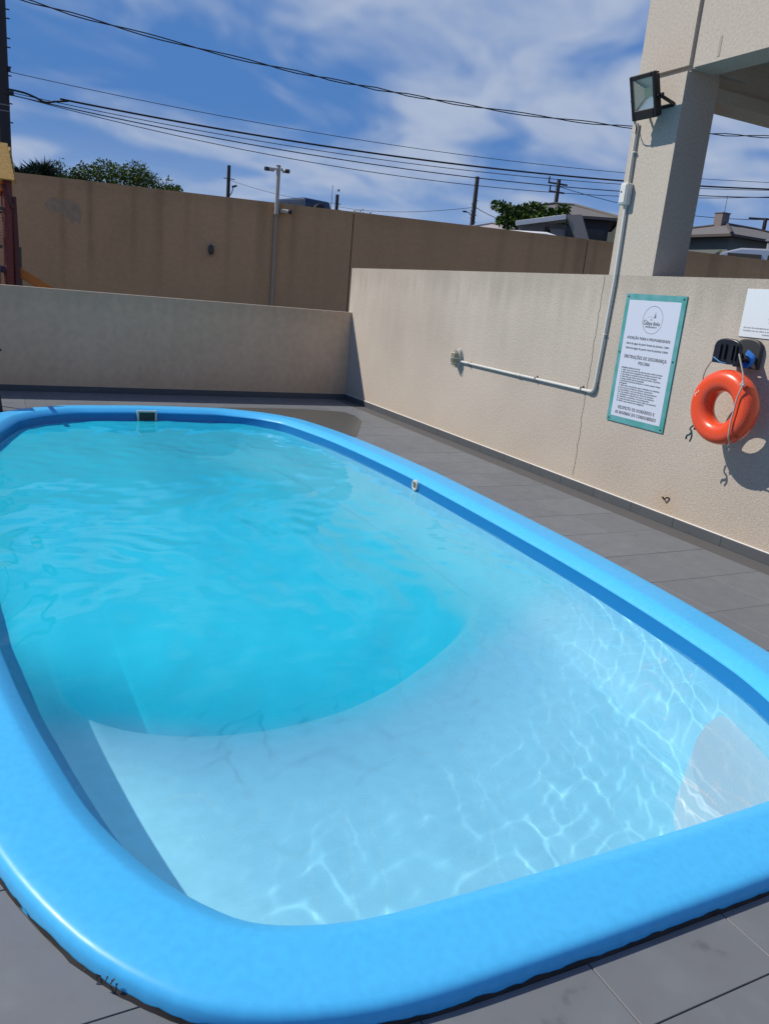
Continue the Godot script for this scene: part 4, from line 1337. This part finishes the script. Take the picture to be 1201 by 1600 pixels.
	# overhead cables: each sags along the street
	var spans := [
		["overhead_cable", "uppermost twisted pair of black cables crossing the whole sky", 22.0, 0.0058, -0.14427, 7.2979, -14.0, 34.0, 0.0135, true],
		["overhead_cable", "thickest black overhead cable of the bundle fixed to the left pole", 24.0, 0.00351, -0.07595, 5.6964, 1.9, 36.0, 0.025, false],
		["overhead_cable", "thin upper line parted from the bundle, strung from the left pole", 24.3, 0.0036, -0.08736, 6.1401, 0.7, 36.0, 0.0085, false],
		["overhead_cable", "thin cable running just below the thickest overhead cable", 24.4, 0.00405, -0.08796, 5.6880, 0.6, 36.0, 0.010, false],
		["overhead_cable", "third cable down in the bundle below the thickest one", 24.2, 0.0043, -0.10018, 5.6041, 0.6, 36.0, 0.014, false],
		["overhead_cable", "lowest thin line of the bundle, sagging under the others", 24.0, 0.00617, -0.14305, 5.6109, 0.6, 36.0, 0.010, false]]
	for q in spans:
		var s := st()
		var o := thing(q[0], q[1], "cable", Vector3(0, 0, -q[2]), 0.0, "overhead cables along the street")
		for strand in (2 if q[9] else 1):
			var pts := PackedVector3Array()
			var n := 120 if q[9] else 60
			for k in n + 1:
				var u: float = lerpf(q[6], q[7], float(k) / n)
				var v := dirn * u + Vector3(0, q[3] * u * u + q[4] * u + q[5], 0)
				if q[9]:
					var ph := u * 2.4 + sin(u * 0.7) * 1.3 + PI * strand
					v += Vector3(0, cos(ph), sin(ph)) * 0.030
				pts.append(v)
			s = st()
			tube(s, pts, q[8], 6)
			put(o, "strand", done(s), wire)
		if q[8] == 0.025:                                        # the slack length by the pole
			put(o, "slack_length", tube_mesh(smooth_path([Vector3(0.60, 5.64, 0.08), Vector3(1.0, 5.62, 0.1), Vector3(1.25, 5.56, 0.14), Vector3(1.5, 5.47, 0.2), Vector3(1.75, 5.51, 0.3), Vector3(2.05, 5.555, 0.44)]), 0.025, 7), wire)
	for q in [["far thin service line between the two distant bare poles", Vector3(28.3, 8.75, -69.4), Vector3(26.15, 7.0, -42.6), 0.35, 0.016], ["far thin line sagging from the bare pole toward the houses", Vector3(26.15, 7.05, -42.6), Vector3(33.0, 7.0, -43.9), 0.5, 0.02], ["far double line reaching the street light pole", Vector3(17.95, 9.4, -67.6), Vector3(28.3, 9.0, -69.4), 0.3, 0.014], ["far line from the crossarm pole to the right hand pole", Vector3(33.05, 9.2, -43.9), Vector3(46.05, 8.5, -38.5), 0.5, 0.02]]:
		var pts := PackedVector3Array()
		for k in 13:
			var f := k / 12.0
			pts.append(q[1].lerp(q[2], f) - Vector3(0, q[3] * 4.0 * f * (1.0 - f), 0) - q[1])
		var o := thing("service_line", q[0], "cable", q[1], 0.0)
		put(o, "strand", tube_mesh(pts, q[4], 5), wire)

# ---------------------------------------------------------------- houses
func make_houses() -> void:
	var slate := mat(lin(0.19, 0.175, 0.165), 0.85)
	slate.albedo_texture = tone_tex(170, 0.06, 4, 0.75, 1.0, 256)
	triplanar(slate, 0.5)
	# house behind the almond tree: hip roof over a dark veranda
	var h := thing("hip_roof_house", "house with grey hip roof and dark glazed veranda behind the almond tree", "house", Vector3(23.15, 1.9, -30.13), -0.65)
	hip(h, slate, 3.9, 4.0, 3.46, 0.72, 0.9, mat(lin(0.032, 0.036, 0.045), 0.7), mat(lin(0.10, 0.095, 0.09), 0.8))
	var glassd := mat(lin(0.012, 0.016, 0.022), 0.12)
	var trim := mat(lin(0.20, 0.22, 0.24), 0.6)
	for k in 4:
		var x := 1.40 - 0.92 * k
		var w := put(h, "window", box_mesh(Vector3(x, 2.55, 2.015), Vector3(0.80, 1.05, 0.04), 0.006), glassd)
		put(w, "frame", box_mesh(Vector3(x - 0.42, 2.55, 2.035), Vector3(0.05, 1.12, 0.05), 0.006), trim)
		put(w, "frame", box_mesh(Vector3(x, 2.10, 2.035), Vector3(0.78, 0.05, 0.05), 0.006), trim)
	for k in 2:
		put(h, "window", box_mesh(Vector3(1.965, 2.5, 0.9 - 1.7 * k), Vector3(0.04, 1.0, 1.2), 0.006), glassd)
	# white-edged flat canopy in front of it, on a slanting grey wall
	var c := thing("flat_canopy", "grey carport with white fascia and slanted side wall in front of the hip roof house", "canopy", Vector3(16.5, 1.9, -22.6))
	var o := c.position
	var a := Vector3(15.85, 4.24, -23.08)
	var b := Vector3(17.15, 4.56, -22.14)
	var along := (b - a).normalized()
	var away := Vector3(0.62, 0, -0.78)
	var mid := (a + b) / 2.0
	put(c, "fascia", box_mesh(mid - o + Vector3(0, -0.05, 0), Vector3(a.distance_to(b), 0.15, 0.06), 0.006, Basis(along, along.cross(away) * -1.0, -away).orthonormalized()), mat(lin(0.80, 0.80, 0.78), 0.6))
	put(c, "roof_slab", box_mesh(mid - o + away * 0.80 + Vector3(0, -0.02, 0), Vector3(a.distance_to(b) * 0.99, 0.08, 1.5), 0.006, Basis(along, along.cross(away) * -1.0, -away).orthonormalized()), mat(lin(0.30, 0.30, 0.29), 0.85))
	put(c, "back_wall", box_mesh(mid - o + away * 0.6 + Vector3(0.1, -0.95, 0), Vector3(a.distance_to(b) * 0.96, 1.75, 0.10), 0.01, Basis(along * Vector3(1, 0, 1), Vector3.UP, -away).orthonormalized()), mat(lin(0.215, 0.235, 0.26), 0.85))
	put(c, "back_wall_panel", box_mesh(mid - o + away * 0.50 + Vector3(0.45, -0.98, 0.33), Vector3(0.55, 1.5, 0.08), 0.01, Basis(along * Vector3(1, 0, 1), Vector3.UP, -away).orthonormalized()), mat(lin(0.26, 0.27, 0.29), 0.85))
	var s := st()
	var p := [Vector3(17.14, 4.57, -22.15), Vector3(17.54, 4.62, -21.83), Vector3(17.92, 3.5, -21.5), Vector3(17.62, 3.5, -21.75)]
	var q := []
	for v in p:
		q.append(v + away * 0.55 - o)
	for k in 4:
		p[k] = p[k] - o
	poly(s, PackedVector3Array(p), -away)
	poly(s, PackedVector3Array(q), away)
	for k in 4:
		var j := (k + 1) % 4
		poly(s, PackedVector3Array([p[k], p[j], q[j], q[k]]), (p[k] + p[j]) / 2.0 - (p[0] + p[1] + p[2] + p[3]) / 4.0)
	put(c, "side_wall", done(s), mat(lin(0.25, 0.245, 0.235), 0.9))
	# a plain low roof further left
	var f := thing("distant_house", "pale low roofed house peeping over the tall wall left of the almond tree", "house", Vector3(25.2, 1.9, -38.5), -0.55)
	hip(f, mat(lin(0.40, 0.36, 0.36), 0.85), 3.6, 4.0, 3.15, 0.75, 0.6, mat(lin(0.4, 0.38, 0.35), 0.9), mat(lin(0.4, 0.4, 0.4), 0.8))

	# house with the chimney
	var g := thing("chimney_house", "grey-green house with hip roof and square chimney at the right beyond the pillar", "house", Vector3(32.8, 1.9, -28.7), 0.0)
	hip(g, slate, 8.0, 6.0, 3.37, 0.93, 2.0, mat(lin(0.135, 0.155, 0.150), 0.85), mat(lin(0.07, 0.06, 0.055), 0.8))
	put(g, "chimney", box_mesh(Vector3(-1.2, 4.30, -0.2), Vector3(0.48, 0.95, 0.48), 0.01), mat(lin(0.17, 0.145, 0.14), 0.9))
	put(g, "chimney_cap", box_mesh(Vector3(-1.2, 4.79, -0.2), Vector3(0.54, 0.05, 0.54), 0.01), mat(lin(0.12, 0.11, 0.11), 0.9))
	put(g, "aerial", tube_mesh(PackedVector3Array([Vector3(-1.1, 4.8, -0.2), Vector3(-1.1, 5.6, -0.2)]), 0.012, 5), pole_mat)
	for k in 3:
		var w := put(g, "window", box_mesh(Vector3(1.0 + 1.6 * k - 1.0, 2.1, 3.02), Vector3(0.9, 0.8, 0.05), 0.006), glassd)
		put(w, "frame", box_mesh(Vector3(1.0 + 1.6 * k - 1.0, 1.68, 3.04), Vector3(1.0, 0.05, 0.06), 0.006), trim)
	# small white cabin beside it
	var k2 := thing("white_cabin", "small white box cabin with thin roof beside the silver car", "cabin", Vector3(24.35, 1.9, -19.65), -0.85)
	put(k2, "cabin_wall", box_mesh(Vector3(0.02, 2.42, 0), Vector3(0.30, 0.30, 0.3), 0.01), mat(lin(0.62, 0.63, 0.62), 0.6))
	put(k2, "side_leaf", box_mesh(Vector3(-0.24, 2.38, 0.02), Vector3(0.16, 0.25, 0.05), 0.01), mat(lin(0.55, 0.57, 0.58), 0.6))
	put(k2, "roof_edge", box_mesh(Vector3(-0.17, 2.575, 0.02), Vector3(0.44, 0.025, 0.4), 0.004), mat(lin(0.70, 0.71, 0.70), 0.6))
	put(k2, "stand", box_mesh(Vector3(0.0, 1.1, -0.1), Vector3(0.5, 2.2, 0.3), 0.02), mat(lin(0.05, 0.03, 0.026), 0.8))

func hip(t: Node3D, roof: Material, w: float, d: float, h: float, rise: float, ridge: float, wall: Material, eave: Material) -> void:
	put(t, "wall", box_mesh(Vector3(0, h / 2.0, 0), Vector3(w, h, d), 0.02), wall)
	var e := 0.42
	var x := w / 2.0 + e
	var z := d / 2.0 + e
	var y0 := h + 0.06
	var y1 := h + rise
	var r0 := Vector3(-ridge / 2.0, y1, 0)
	var r1 := Vector3(ridge / 2.0, y1, 0)
	var c := [Vector3(-x, y0, z), Vector3(x, y0, z), Vector3(x, y0, -z), Vector3(-x, y0, -z)]
	var s := st()
	poly(s, PackedVector3Array([c[0], c[1], r1, r0]), Vector3(0, 1, 1))
	poly(s, PackedVector3Array([c[2], c[3], r0, r1]), Vector3(0, 1, -1))
	poly(s, PackedVector3Array([c[1], c[2], r1]), Vector3(1, 1, 0))
	poly(s, PackedVector3Array([c[3], c[0], r0]), Vector3(-1, 1, 0))
	poly(s, PackedVector3Array(c), Vector3.DOWN)
	var rf := put(t, "roof", done(s), roof)
	s = st()
	for q in [[c[0], r0], [c[1], r1], [c[2], r1], [c[3], r0], [r0, r1]]:
		tube(s, PackedVector3Array([q[0] + Vector3(0, 0.02, 0), q[1] + Vector3(0, 0.02, 0)]), 0.07, 6)
	put(rf, "ridge_cap", done(s), eave)
	s = st()
	cbox(s, Vector3(0, h + 0.0, z - 0.02), Vector3(2 * x, 0.10, 0.04), 0.004)
	cbox(s, Vector3(0, h + 0.0, -z + 0.02), Vector3(2 * x, 0.10, 0.04), 0.004)
	cbox(s, Vector3(x - 0.02, h + 0.0, 0), Vector3(0.04, 0.10, 2 * z - 0.09), 0.004)
	cbox(s, Vector3(-x + 0.02, h + 0.0, 0), Vector3(0.04, 0.10, 2 * z - 0.09), 0.004)
	put(t, "fascia", done(s), eave)

# ---------------------------------------------------------------- cars parked on the street
func car(called: String, label: String, at: Vector3, turn: float, paint: Material, prof: Array, width: float, cabin: Array, wheel_x: Array) -> Node3D:
	var t := thing(called, label, "car", at, turn)
	# the body: a side outline swept across the car, drawn in at the flanks
	var s := st()
	var rows := []
	for q in [[-1.0, 0.90], [-0.96, 0.97], [-0.80, 1.0], [0.80, 1.0], [0.96, 0.97], [1.0, 0.90]]:
		var r := PackedVector3Array()
		for p in prof:
			r.append(Vector3(p.x * (0.98 + 0.02 * q[1]), 0.75 + (p.y - 0.75) * q[1], q[0] * width / 2.0))
		rows.append(r)
	loops(s, rows)
	poly(s, rows[0], Vector3(0, 0, -1))
	poly(s, rows[-1], Vector3(0, 0, 1))
	put(t, "body", done(s), paint)
	s = st()
	rows = []
	for q in [[-0.86, 0.92], [-0.80, 1.0], [0.80, 1.0], [0.86, 0.92]]:
		var r := PackedVector3Array()
		for p in cabin:
			var k: float = 1.0 - 0.10 * smoothstep(1.0, 1.6, p.y)
			r.append(Vector3(p.x, 1.0 + (p.y - 1.0) * q[1], q[0] * width / 2.0 * k))
		rows.append(r)
	loops(s, rows)
	poly(s, rows[0], Vector3(0, 0, -1))
	poly(s, rows[-1], Vector3(0, 0, 1))
	put(t, "cabin", done(s), paint)
	var rubber := mat(lin(0.02, 0.02, 0.02), 0.9)
	for x in wheel_x:
		for z in [-1.0, 1.0]:
			s = st()
			lathe(s, [[0.18, 0.10], [0.30, 0.10], [0.33, 0.06], [0.33, -0.06], [0.30, -0.10], [0.18, -0.10]], Transform3D(Basis(Vector3.RIGHT, PI / 2.0), Vector3(x, 0.33, z * (width / 2.0 - 0.09))), 20)
			var w := put(t, "wheel", done(s), rubber)
			s = st()
			lathe(s, [[0.0, 0.07], [0.10, 0.09], [0.19, 0.08], [0.19, -0.08], [0.0, -0.07]], Transform3D(Basis(Vector3.RIGHT, PI / 2.0), Vector3(x, 0.33, z * (width / 2.0 - 0.09))), 16)
			put(w, "rim", done(s), mat(lin(0.4, 0.4, 0.41), 0.35, 0.5, 0.8))
	return t

func make_cars() -> void:
	var glass := mat(lin(0.012, 0.016, 0.020), 0.06, 0.7)
	var navy := mat(lin(0.012, 0.026, 0.060), 0.35, 0.5)
	# boxy off-road car, tail to the right
	var jeep_prof := [Vector2(-1.9, 0.45), Vector2(-1.95, 0.95), Vector2(-0.75, 1.08), Vector2(1.75, 1.10), Vector2(1.80, 0.45)]
	var jeep_cab := [Vector2(-0.85, 1.06), Vector2(-0.52, 1.70), Vector2(-0.42, 1.76), Vector2(1.45, 1.80), Vector2(1.56, 1.76), Vector2(1.74, 1.06)]
	var j := car("off_road_car", "dark blue boxy off-road car with a spare wheel at its tail behind the tall wall", Vector3(12.05, 3.30, -34.4), -1.25, navy, jeep_prof, 1.75, jeep_cab, [-1.2, 1.15])
	for sgn in [-1.0, 1.0]:
		put(j, "window", box_mesh(Vector3(0.15, 1.42, sgn * 0.69), Vector3(0.80, 0.42, 0.04), 0.01), glass)
		put(j, "window", box_mesh(Vector3(1.08, 1.42, sgn * 0.69), Vector3(0.75, 0.42, 0.04), 0.01), glass)
		put(j, "headlight", box_mesh(Vector3(-1.95, 0.80, sgn * 0.6), Vector3(0.05, 0.18, 0.2), 0.02), mat(lin(0.6, 0.6, 0.55), 0.2))
	var s := st()
	lathe(s, [[0.0, 0.10], [0.22, 0.10], [0.33, 0.07], [0.345, 0.0], [0.33, -0.09], [0.15, -0.10]], Transform3D(Basis(Vector3(0, 0, 1), -PI / 2.0), Vector3(1.86, 1.28, 0.1)), 24)
	put(j, "spare_wheel", done(s), mat(lin(0.012, 0.014, 0.02), 0.8))
	put(j, "windscreen", box_mesh(Vector3(-0.715, 1.40, 0), Vector3(0.03, 0.58, 1.24), 0.01, Basis(Vector3(0, 0, 1), -0.475)), glass)
	structure("earth_bank", box_mesh(Vector3(11.5, 2.55, -34.8), Vector3(9.0, 1.49, 7.0), 0.3), mat(lin(0.10, 0.075, 0.05), 0.95))
	# silver hatchback near the right end
	var silver := mat(lin(0.52, 0.53, 0.54), 0.25, 0.5, 0.6)
	var prof := [Vector2(-2.0, 0.35), Vector2(-2.08, 0.75), Vector2(-1.1, 1.0), Vector2(1.9, 1.02), Vector2(2.0, 0.4)]
	var cab := [Vector2(-1.15, 0.98), Vector2(-0.50, 1.42), Vector2(-0.1, 1.54), Vector2(0.9, 1.56), Vector2(1.5, 1.42), Vector2(1.85, 1.0)]
	var c := car("silver_car", "silver car whose sunlit roof shows above the tall wall below the chimney house", Vector3(18.75, 2.04, -16.18), -0.80, silver, prof, 1.72, cab, [-1.3, 1.3])
	put(c, "windscreen", box_mesh(Vector3(-0.855, 1.245, 0), Vector3(0.03, 0.66, 1.30), 0.01, Basis(Vector3(0, 0, 1), -0.95)), glass)
	for sgn in [-1.0, 1.0]:
		put(c, "window", box_mesh(Vector3(0.0, 1.22, sgn * 0.70), Vector3(0.85, 0.34, 0.04), 0.01), glass)
		put(c, "window", box_mesh(Vector3(0.98, 1.22, sgn * 0.70), Vector3(0.80, 0.34, 0.04), 0.01), glass)
	var white := mat(lin(0.72, 0.72, 0.71), 0.3, 0.5)
	var d := car("white_car", "white car of which only the roof shows over the tall wall by the slanted carport", Vector3(13.30, 1.985, -19.45), -0.60, white, prof, 1.70, cab, [-1.3, 1.3])
	put(d, "windscreen", box_mesh(Vector3(-0.855, 1.245, 0), Vector3(0.03, 0.66, 1.30), 0.01, Basis(Vector3(0, 0, 1), -0.95)), glass)
	for sgn in [-1.0, 1.0]:
		put(d, "window", box_mesh(Vector3(0.0, 1.22, sgn * 0.70), Vector3(0.85, 0.34, 0.04), 0.01), glass)
		put(d, "window", box_mesh(Vector3(0.98, 1.22, sgn * 0.70), Vector3(0.80, 0.34, 0.04), 0.01), glass)
	var e := car("white_car", "white car at the far right whose bonnet meets the silver car's tail", Vector3(21.2, 1.96, -15.0), -0.80, white, prof, 1.70, cab, [-1.3, 1.3])
	put(e, "windscreen", box_mesh(Vector3(-0.855, 1.245, 0), Vector3(0.03, 0.66, 1.30), 0.01, Basis(Vector3(0, 0, 1), -0.95)), glass)

# ---------------------------------------------------------------- trees
func leaf(s: SurfaceTool, p: Vector3, dirn: Vector3, side: Vector3, l: float, w: float) -> void:
	var a := p + dirn * l * 0.5 + side * w * 0.5
	var b := p + dirn * l * 0.5 - side * w * 0.5
	var tip := p + dirn * l - Vector3(0, l * 0.12, 0)
	s.add_vertex(p); s.add_vertex(a); s.add_vertex(tip)
	s.add_vertex(p); s.add_vertex(tip); s.add_vertex(b)

func rand_dir() -> Vector3:
	var v := Vector3(rng.randfn(), rng.randfn(), rng.randfn())
	return v.normalized() if v.length() > 0.01 else Vector3.UP

func clump(s: SurfaceTool, c: Vector3, r: Vector3, n: int, l: float, w: float, tones: Array) -> void:
	for k in n:
		var d := rand_dir()
		var p := c + d * pow(rng.randf(), 0.45) * r
		var f := (d * 0.7 + rand_dir() * 0.8 + Vector3(0, 0.25, 0)).normalized()
		var q: Color = tones[rng.randi() % tones.size()]
		s.set_color(q * rng.randf_range(0.75, 1.25))
		leaf(s, p, f, f.cross(rand_dir()).normalized(), l * rng.randf_range(0.7, 1.3), w * rng.randf_range(0.7, 1.3))

func leaf_mat() -> StandardMaterial3D:
	var m := mat(Color.WHITE, 0.7, 0.22)
	m.vertex_color_use_as_albedo = true
	m.backlight = Color(0.3, 0.35, 0.12)
	m.cull_mode = BaseMaterial3D.CULL_DISABLED
	return m

func make_trees() -> void:
	rng.seed = 31
	var lm := leaf_mat()
	var bark := mat(lin(0.07, 0.055, 0.045), 0.95)
	# broad tree over the left end of the tall wall
	var t := thing("broad_tree", "broad leafy green tree spreading above the left part of the tall wall", "tree", Vector3(4.0, 1.9, -27.6))
	put(t, "trunk", tube_mesh(smooth_path([Vector3(0, 0, 0), Vector3(0.05, 0.8, 0.02), Vector3(-0.1, 1.6, 0)]), 0.16, 8, 0.10), bark)
	for q in [Vector3(-1.5, 2.35, 0.1), Vector3(-0.6, 2.6, -0.5), Vector3(0.5, 2.7, 0.3), Vector3(1.5, 2.3, 0.1)]:
		put(t, "limb", tube_mesh(smooth_path([Vector3(-0.1, 1.5, 0), Vector3(q.x * 0.4, 1.9, q.z * 0.5), q]), 0.06, 6, 0.025), bark)
	var s := st()
	var tones := [Color(0.070, 0.120, 0.020), Color(0.095, 0.145, 0.024), Color(0.048, 0.088, 0.018), Color(0.110, 0.150, 0.032)]
	for q in [[-1.45, 2.15, 0.45, 0.26], [-1.05, 2.35, 0.45, 0.32], [-0.6, 2.50, 0.45, 0.34], [-0.15, 2.48, 0.5, 0.36], [0.3, 2.55, 0.5, 0.38], [0.62, 2.42, 0.4, 0.36], [0.2, 2.15, 0.7, 0.35], [-0.8, 2.05, 0.8, 0.35], [1.0, 2.12, 0.45, 0.30], [1.45, 2.12, 0.30, 0.26], [1.75, 2.00, 0.30, 0.20], [2.05, 1.92, 0.25, 0.16], [0.85, 2.0, 0.5, 0.3], [-1.85, 2.02, 0.25, 0.22]]:
		clump(s, Vector3(q[0], q[1], rng.randf_range(-0.5, 0.5)), Vector3(q[2], q[3], 0.5), 620, 0.095, 0.042, tones)
	for k in 26:                                              # bare twigs and sprays over the top
		var p := Vector3(rng.randf_range(-2.0, 1.9), 2.15 + rng.randf_range(0.0, 0.2), rng.randf_range(-0.4, 0.4))
		clump(s, p + Vector3(0, 0.30, 0) * (1.0 - absf(p.x) * 0.3), Vector3(0.10, 0.12, 0.1), 14, 0.12, 0.05, tones)
	put(t, "crown", done(s), lm)
	# feathery sprig left of it
	var f := thing("wispy_shrub", "wispy shrub with thin upright twigs left of the broad tree", "shrub", Vector3(2.3, 1.9, -27.9))
	s = st()
	var tw := st()
	for k in 9:
		var e := Vector3(rng.randf_range(-0.45, 0.45), 2.42 + rng.randf_range(-0.25, 0.35), rng.randf_range(-0.3, 0.3))
		tube(tw, smooth_path([Vector3(0, 0, 0), Vector3(e.x * 0.4, 1.3, e.z * 0.4), e]), 0.018, 5, 0.006)
		for m in 5:
			clump(s, Vector3(e.x * 0.4, 1.3, e.z * 0.4).lerp(e, 0.5 + 0.125 * m), Vector3(0.12, 0.10, 0.12), 9, 0.12, 0.035, tones)
	put(f, "twigs", done(tw), bark)
	put(f, "foliage", done(s), lm)
	# spiky rosette plant at the far left
	var y := thing("spiky_palm", "dark spiky palm-like crown beside the yellow play tower roof", "palm", Vector3(1.28, 1.9, -24.4))
	put(y, "trunk", tube_mesh(PackedVector3Array([Vector3(0, 0, 0), Vector3(0, 1.75, 0)]), 0.12, 8, 0.09), bark)
	s = st()
	for c in [Vector3(0, 1.82, 0), Vector3(-0.35, 1.72, 0.1), Vector3(0.32, 1.66, -0.1), Vector3(0.55, 1.50, 0.1), Vector3(-0.1, 1.6, 0.3), Vector3(0.85, 1.30, 0.1), Vector3(0.2, 1.9, 0.2)]:
		for k in 330:
			var d := rand_dir()
			d.y = d.y * 0.8 + 0.25
			d = d.normalized()
			s.set_color(Color(0.028, 0.045, 0.030) * rng.randf_range(0.5, 1.9))
			leaf(s, c, d, d.cross(rand_dir()).normalized(), rng.randf_range(0.30, 0.56), 0.030)
	put(y, "crown", done(s), lm)
	# almond tree: flat tiers of big leaves
	var a := thing("almond_tree", "small almond tree with flat tiers of large leaves in front of hip roof house", "tree", Vector3(18.25, 2.0, -25.65))
	a.scale = Vector3.ONE * 1.255
	put(a, "trunk", tube_mesh(smooth_path([Vector3(0, 0, 0), Vector3(0.03, 1.0, 0), Vector3(-0.02, 2.2, 0)]), 0.09, 8, 0.05), bark)
	s = st()
	tones = [Color(0.055, 0.098, 0.018), Color(0.036, 0.068, 0.016), Color(0.080, 0.125, 0.028)]
	var right := Vector3(0.82, 0, 0.57)
	for q in [[-0.98, 2.47, 0.20, 0.10], [-0.70, 2.38, 0.30, 0.13], [-0.40, 2.36, 0.34, 0.16], [-0.12, 2.44, 0.30, 0.16], [0.18, 2.50, 0.28, 0.12], [0.42, 2.36, 0.30, 0.16], [0.72, 2.34, 0.28, 0.16], [0.92, 2.48, 0.16, 0.10], [-0.62, 2.12, 0.34, 0.16], [-0.30, 2.14, 0.34, 0.16], [0.08, 2.22, 0.40, 0.16], [0.50, 2.20, 0.40, 0.14], [-0.58, 1.92, 0.20, 0.13], [1.10, 2.24, 0.20, 0.07], [-0.82, 2.04, 0.16, 0.10]]:
		var c: Vector3 = right * q[0] + Vector3(0, q[1], 0) + Vector3(-right.z, 0, right.x) * rng.randf_range(-0.2, 0.2)
		put(a, "limb", tube_mesh(smooth_path([Vector3(0, 1.9, 0), c * 0.5 + Vector3(0, 1.0, 0), c]), 0.022, 5, 0.008), bark)
		clump(s, c, Vector3(q[2], q[3], q[2]), 120, 0.13, 0.075, tones)
	put(a, "crown", done(s), lm)
	# low growth and the dark mound behind
	var b := thing("low_shrub", "tiny tuft of shrub showing over the wall right of the wall joint", "shrub", Vector3(12.2, 1.9, -27.4))
	s = st()
	for k in 6:
		clump(s, Vector3(-0.35 + 0.14 * k, 2.22, 0), Vector3(0.12, 0.16 + 0.05 * (k % 3), 0.12), 30, 0.10, 0.03, tones)
	put(b, "foliage", done(s), lm)
	put(b, "stem", tube_mesh(PackedVector3Array([Vector3.ZERO, Vector3(0, 2.2, 0)]), 0.03, 5), bark)
	var d := thing("dark_shrub", "small dark rounded shrub under the white carport fascia", "shrub", Vector3(14.75, 1.9, -19.75))
	s = st()
	for k in 4:
		clump(s, Vector3(-0.02 * k, 1.45 + 0.13 * k, 0), Vector3(0.13 - 0.02 * k, 0.12, 0.13 - 0.02 * k), 90, 0.06, 0.035, [Color(0.008, 0.009, 0.010), Color(0.012, 0.014, 0.010)])
	put(d, "foliage", done(s), lm)
	put(d, "stem", tube_mesh(PackedVector3Array([Vector3.ZERO, Vector3(0, 1.5, 0)]), 0.03, 5), bark)
	var hs := st()                                             # wooded rise in the distance
	var rows := []
	var n := noise(190, 0.12, 3)
	for j in 9:
		var r := PackedVector3Array()
		for i in 41:
			var u := (i - 20) / 20.0
			var v := (j - 4) / 4.0
			var hgt := maxf(0.0, (1.0 - u * u) * (1.0 - v * v)) * 9.4 * (1.0 + 0.18 * n.get_noise_2d(i * 2.0, j * 3.0))
			r.append(Vector3(62.0, 1.85, -64.0) + Vector3(0.71, 0, 0.70) * u * 13.0 + Vector3(0.70, 0, -0.71) * v * 14.0 + Vector3(0, hgt, 0))
		rows.append(r)
	loops(hs, rows, false)
	structure("wooded_hill", done(hs), mat(lin(0.035, 0.042, 0.030), 0.95))

# ---------------------------------------------------------------- chair at the left edge
func make_chair() -> void:
	var t := thing("deck_chair", "black metal chair at the left edge by the far corner of the pool", "chair", Vector3(-0.235, 0, -8.99), 0.06)
	for x in [-0.27, 0.27]:
		put(t, "leg", tube_mesh(PackedVector3Array([Vector3(x * 1.10, 0.0, 0.22), Vector3(x * 0.95, 0.44, 0.16)]), 0.017, 8), black_metal)
		put(t, "leg", tube_mesh(PackedVector3Array([Vector3(x * 1.10, 0.0, -0.25), Vector3(x * 0.95, 0.44, -0.20)]), 0.017, 8), black_metal)
		put(t, "back_post", tube_mesh(smooth_path([Vector3(x * 0.95, 0.42, -0.20), Vector3(x * 0.97, 0.62, -0.24), Vector3(x, 0.83, -0.30)]), 0.016, 8), black_metal)
		put(t, "armrest", box_mesh(Vector3(x * 1.12, 0.63, -0.02), Vector3(0.045, 0.022, 0.42), 0.006), black_metal)
	for k in 7:
		put(t, "seat_slat", box_mesh(Vector3(0, 0.45, -0.18 + 0.062 * k), Vector3(0.54, 0.016, 0.052), 0.004), black_metal)
	for k in 5:
		put(t, "back_slat", box_mesh(Vector3(0, 0.53 + 0.066 * k, -0.225 - 0.016 * k), Vector3(0.52, 0.052, 0.014), 0.004), black_metal)
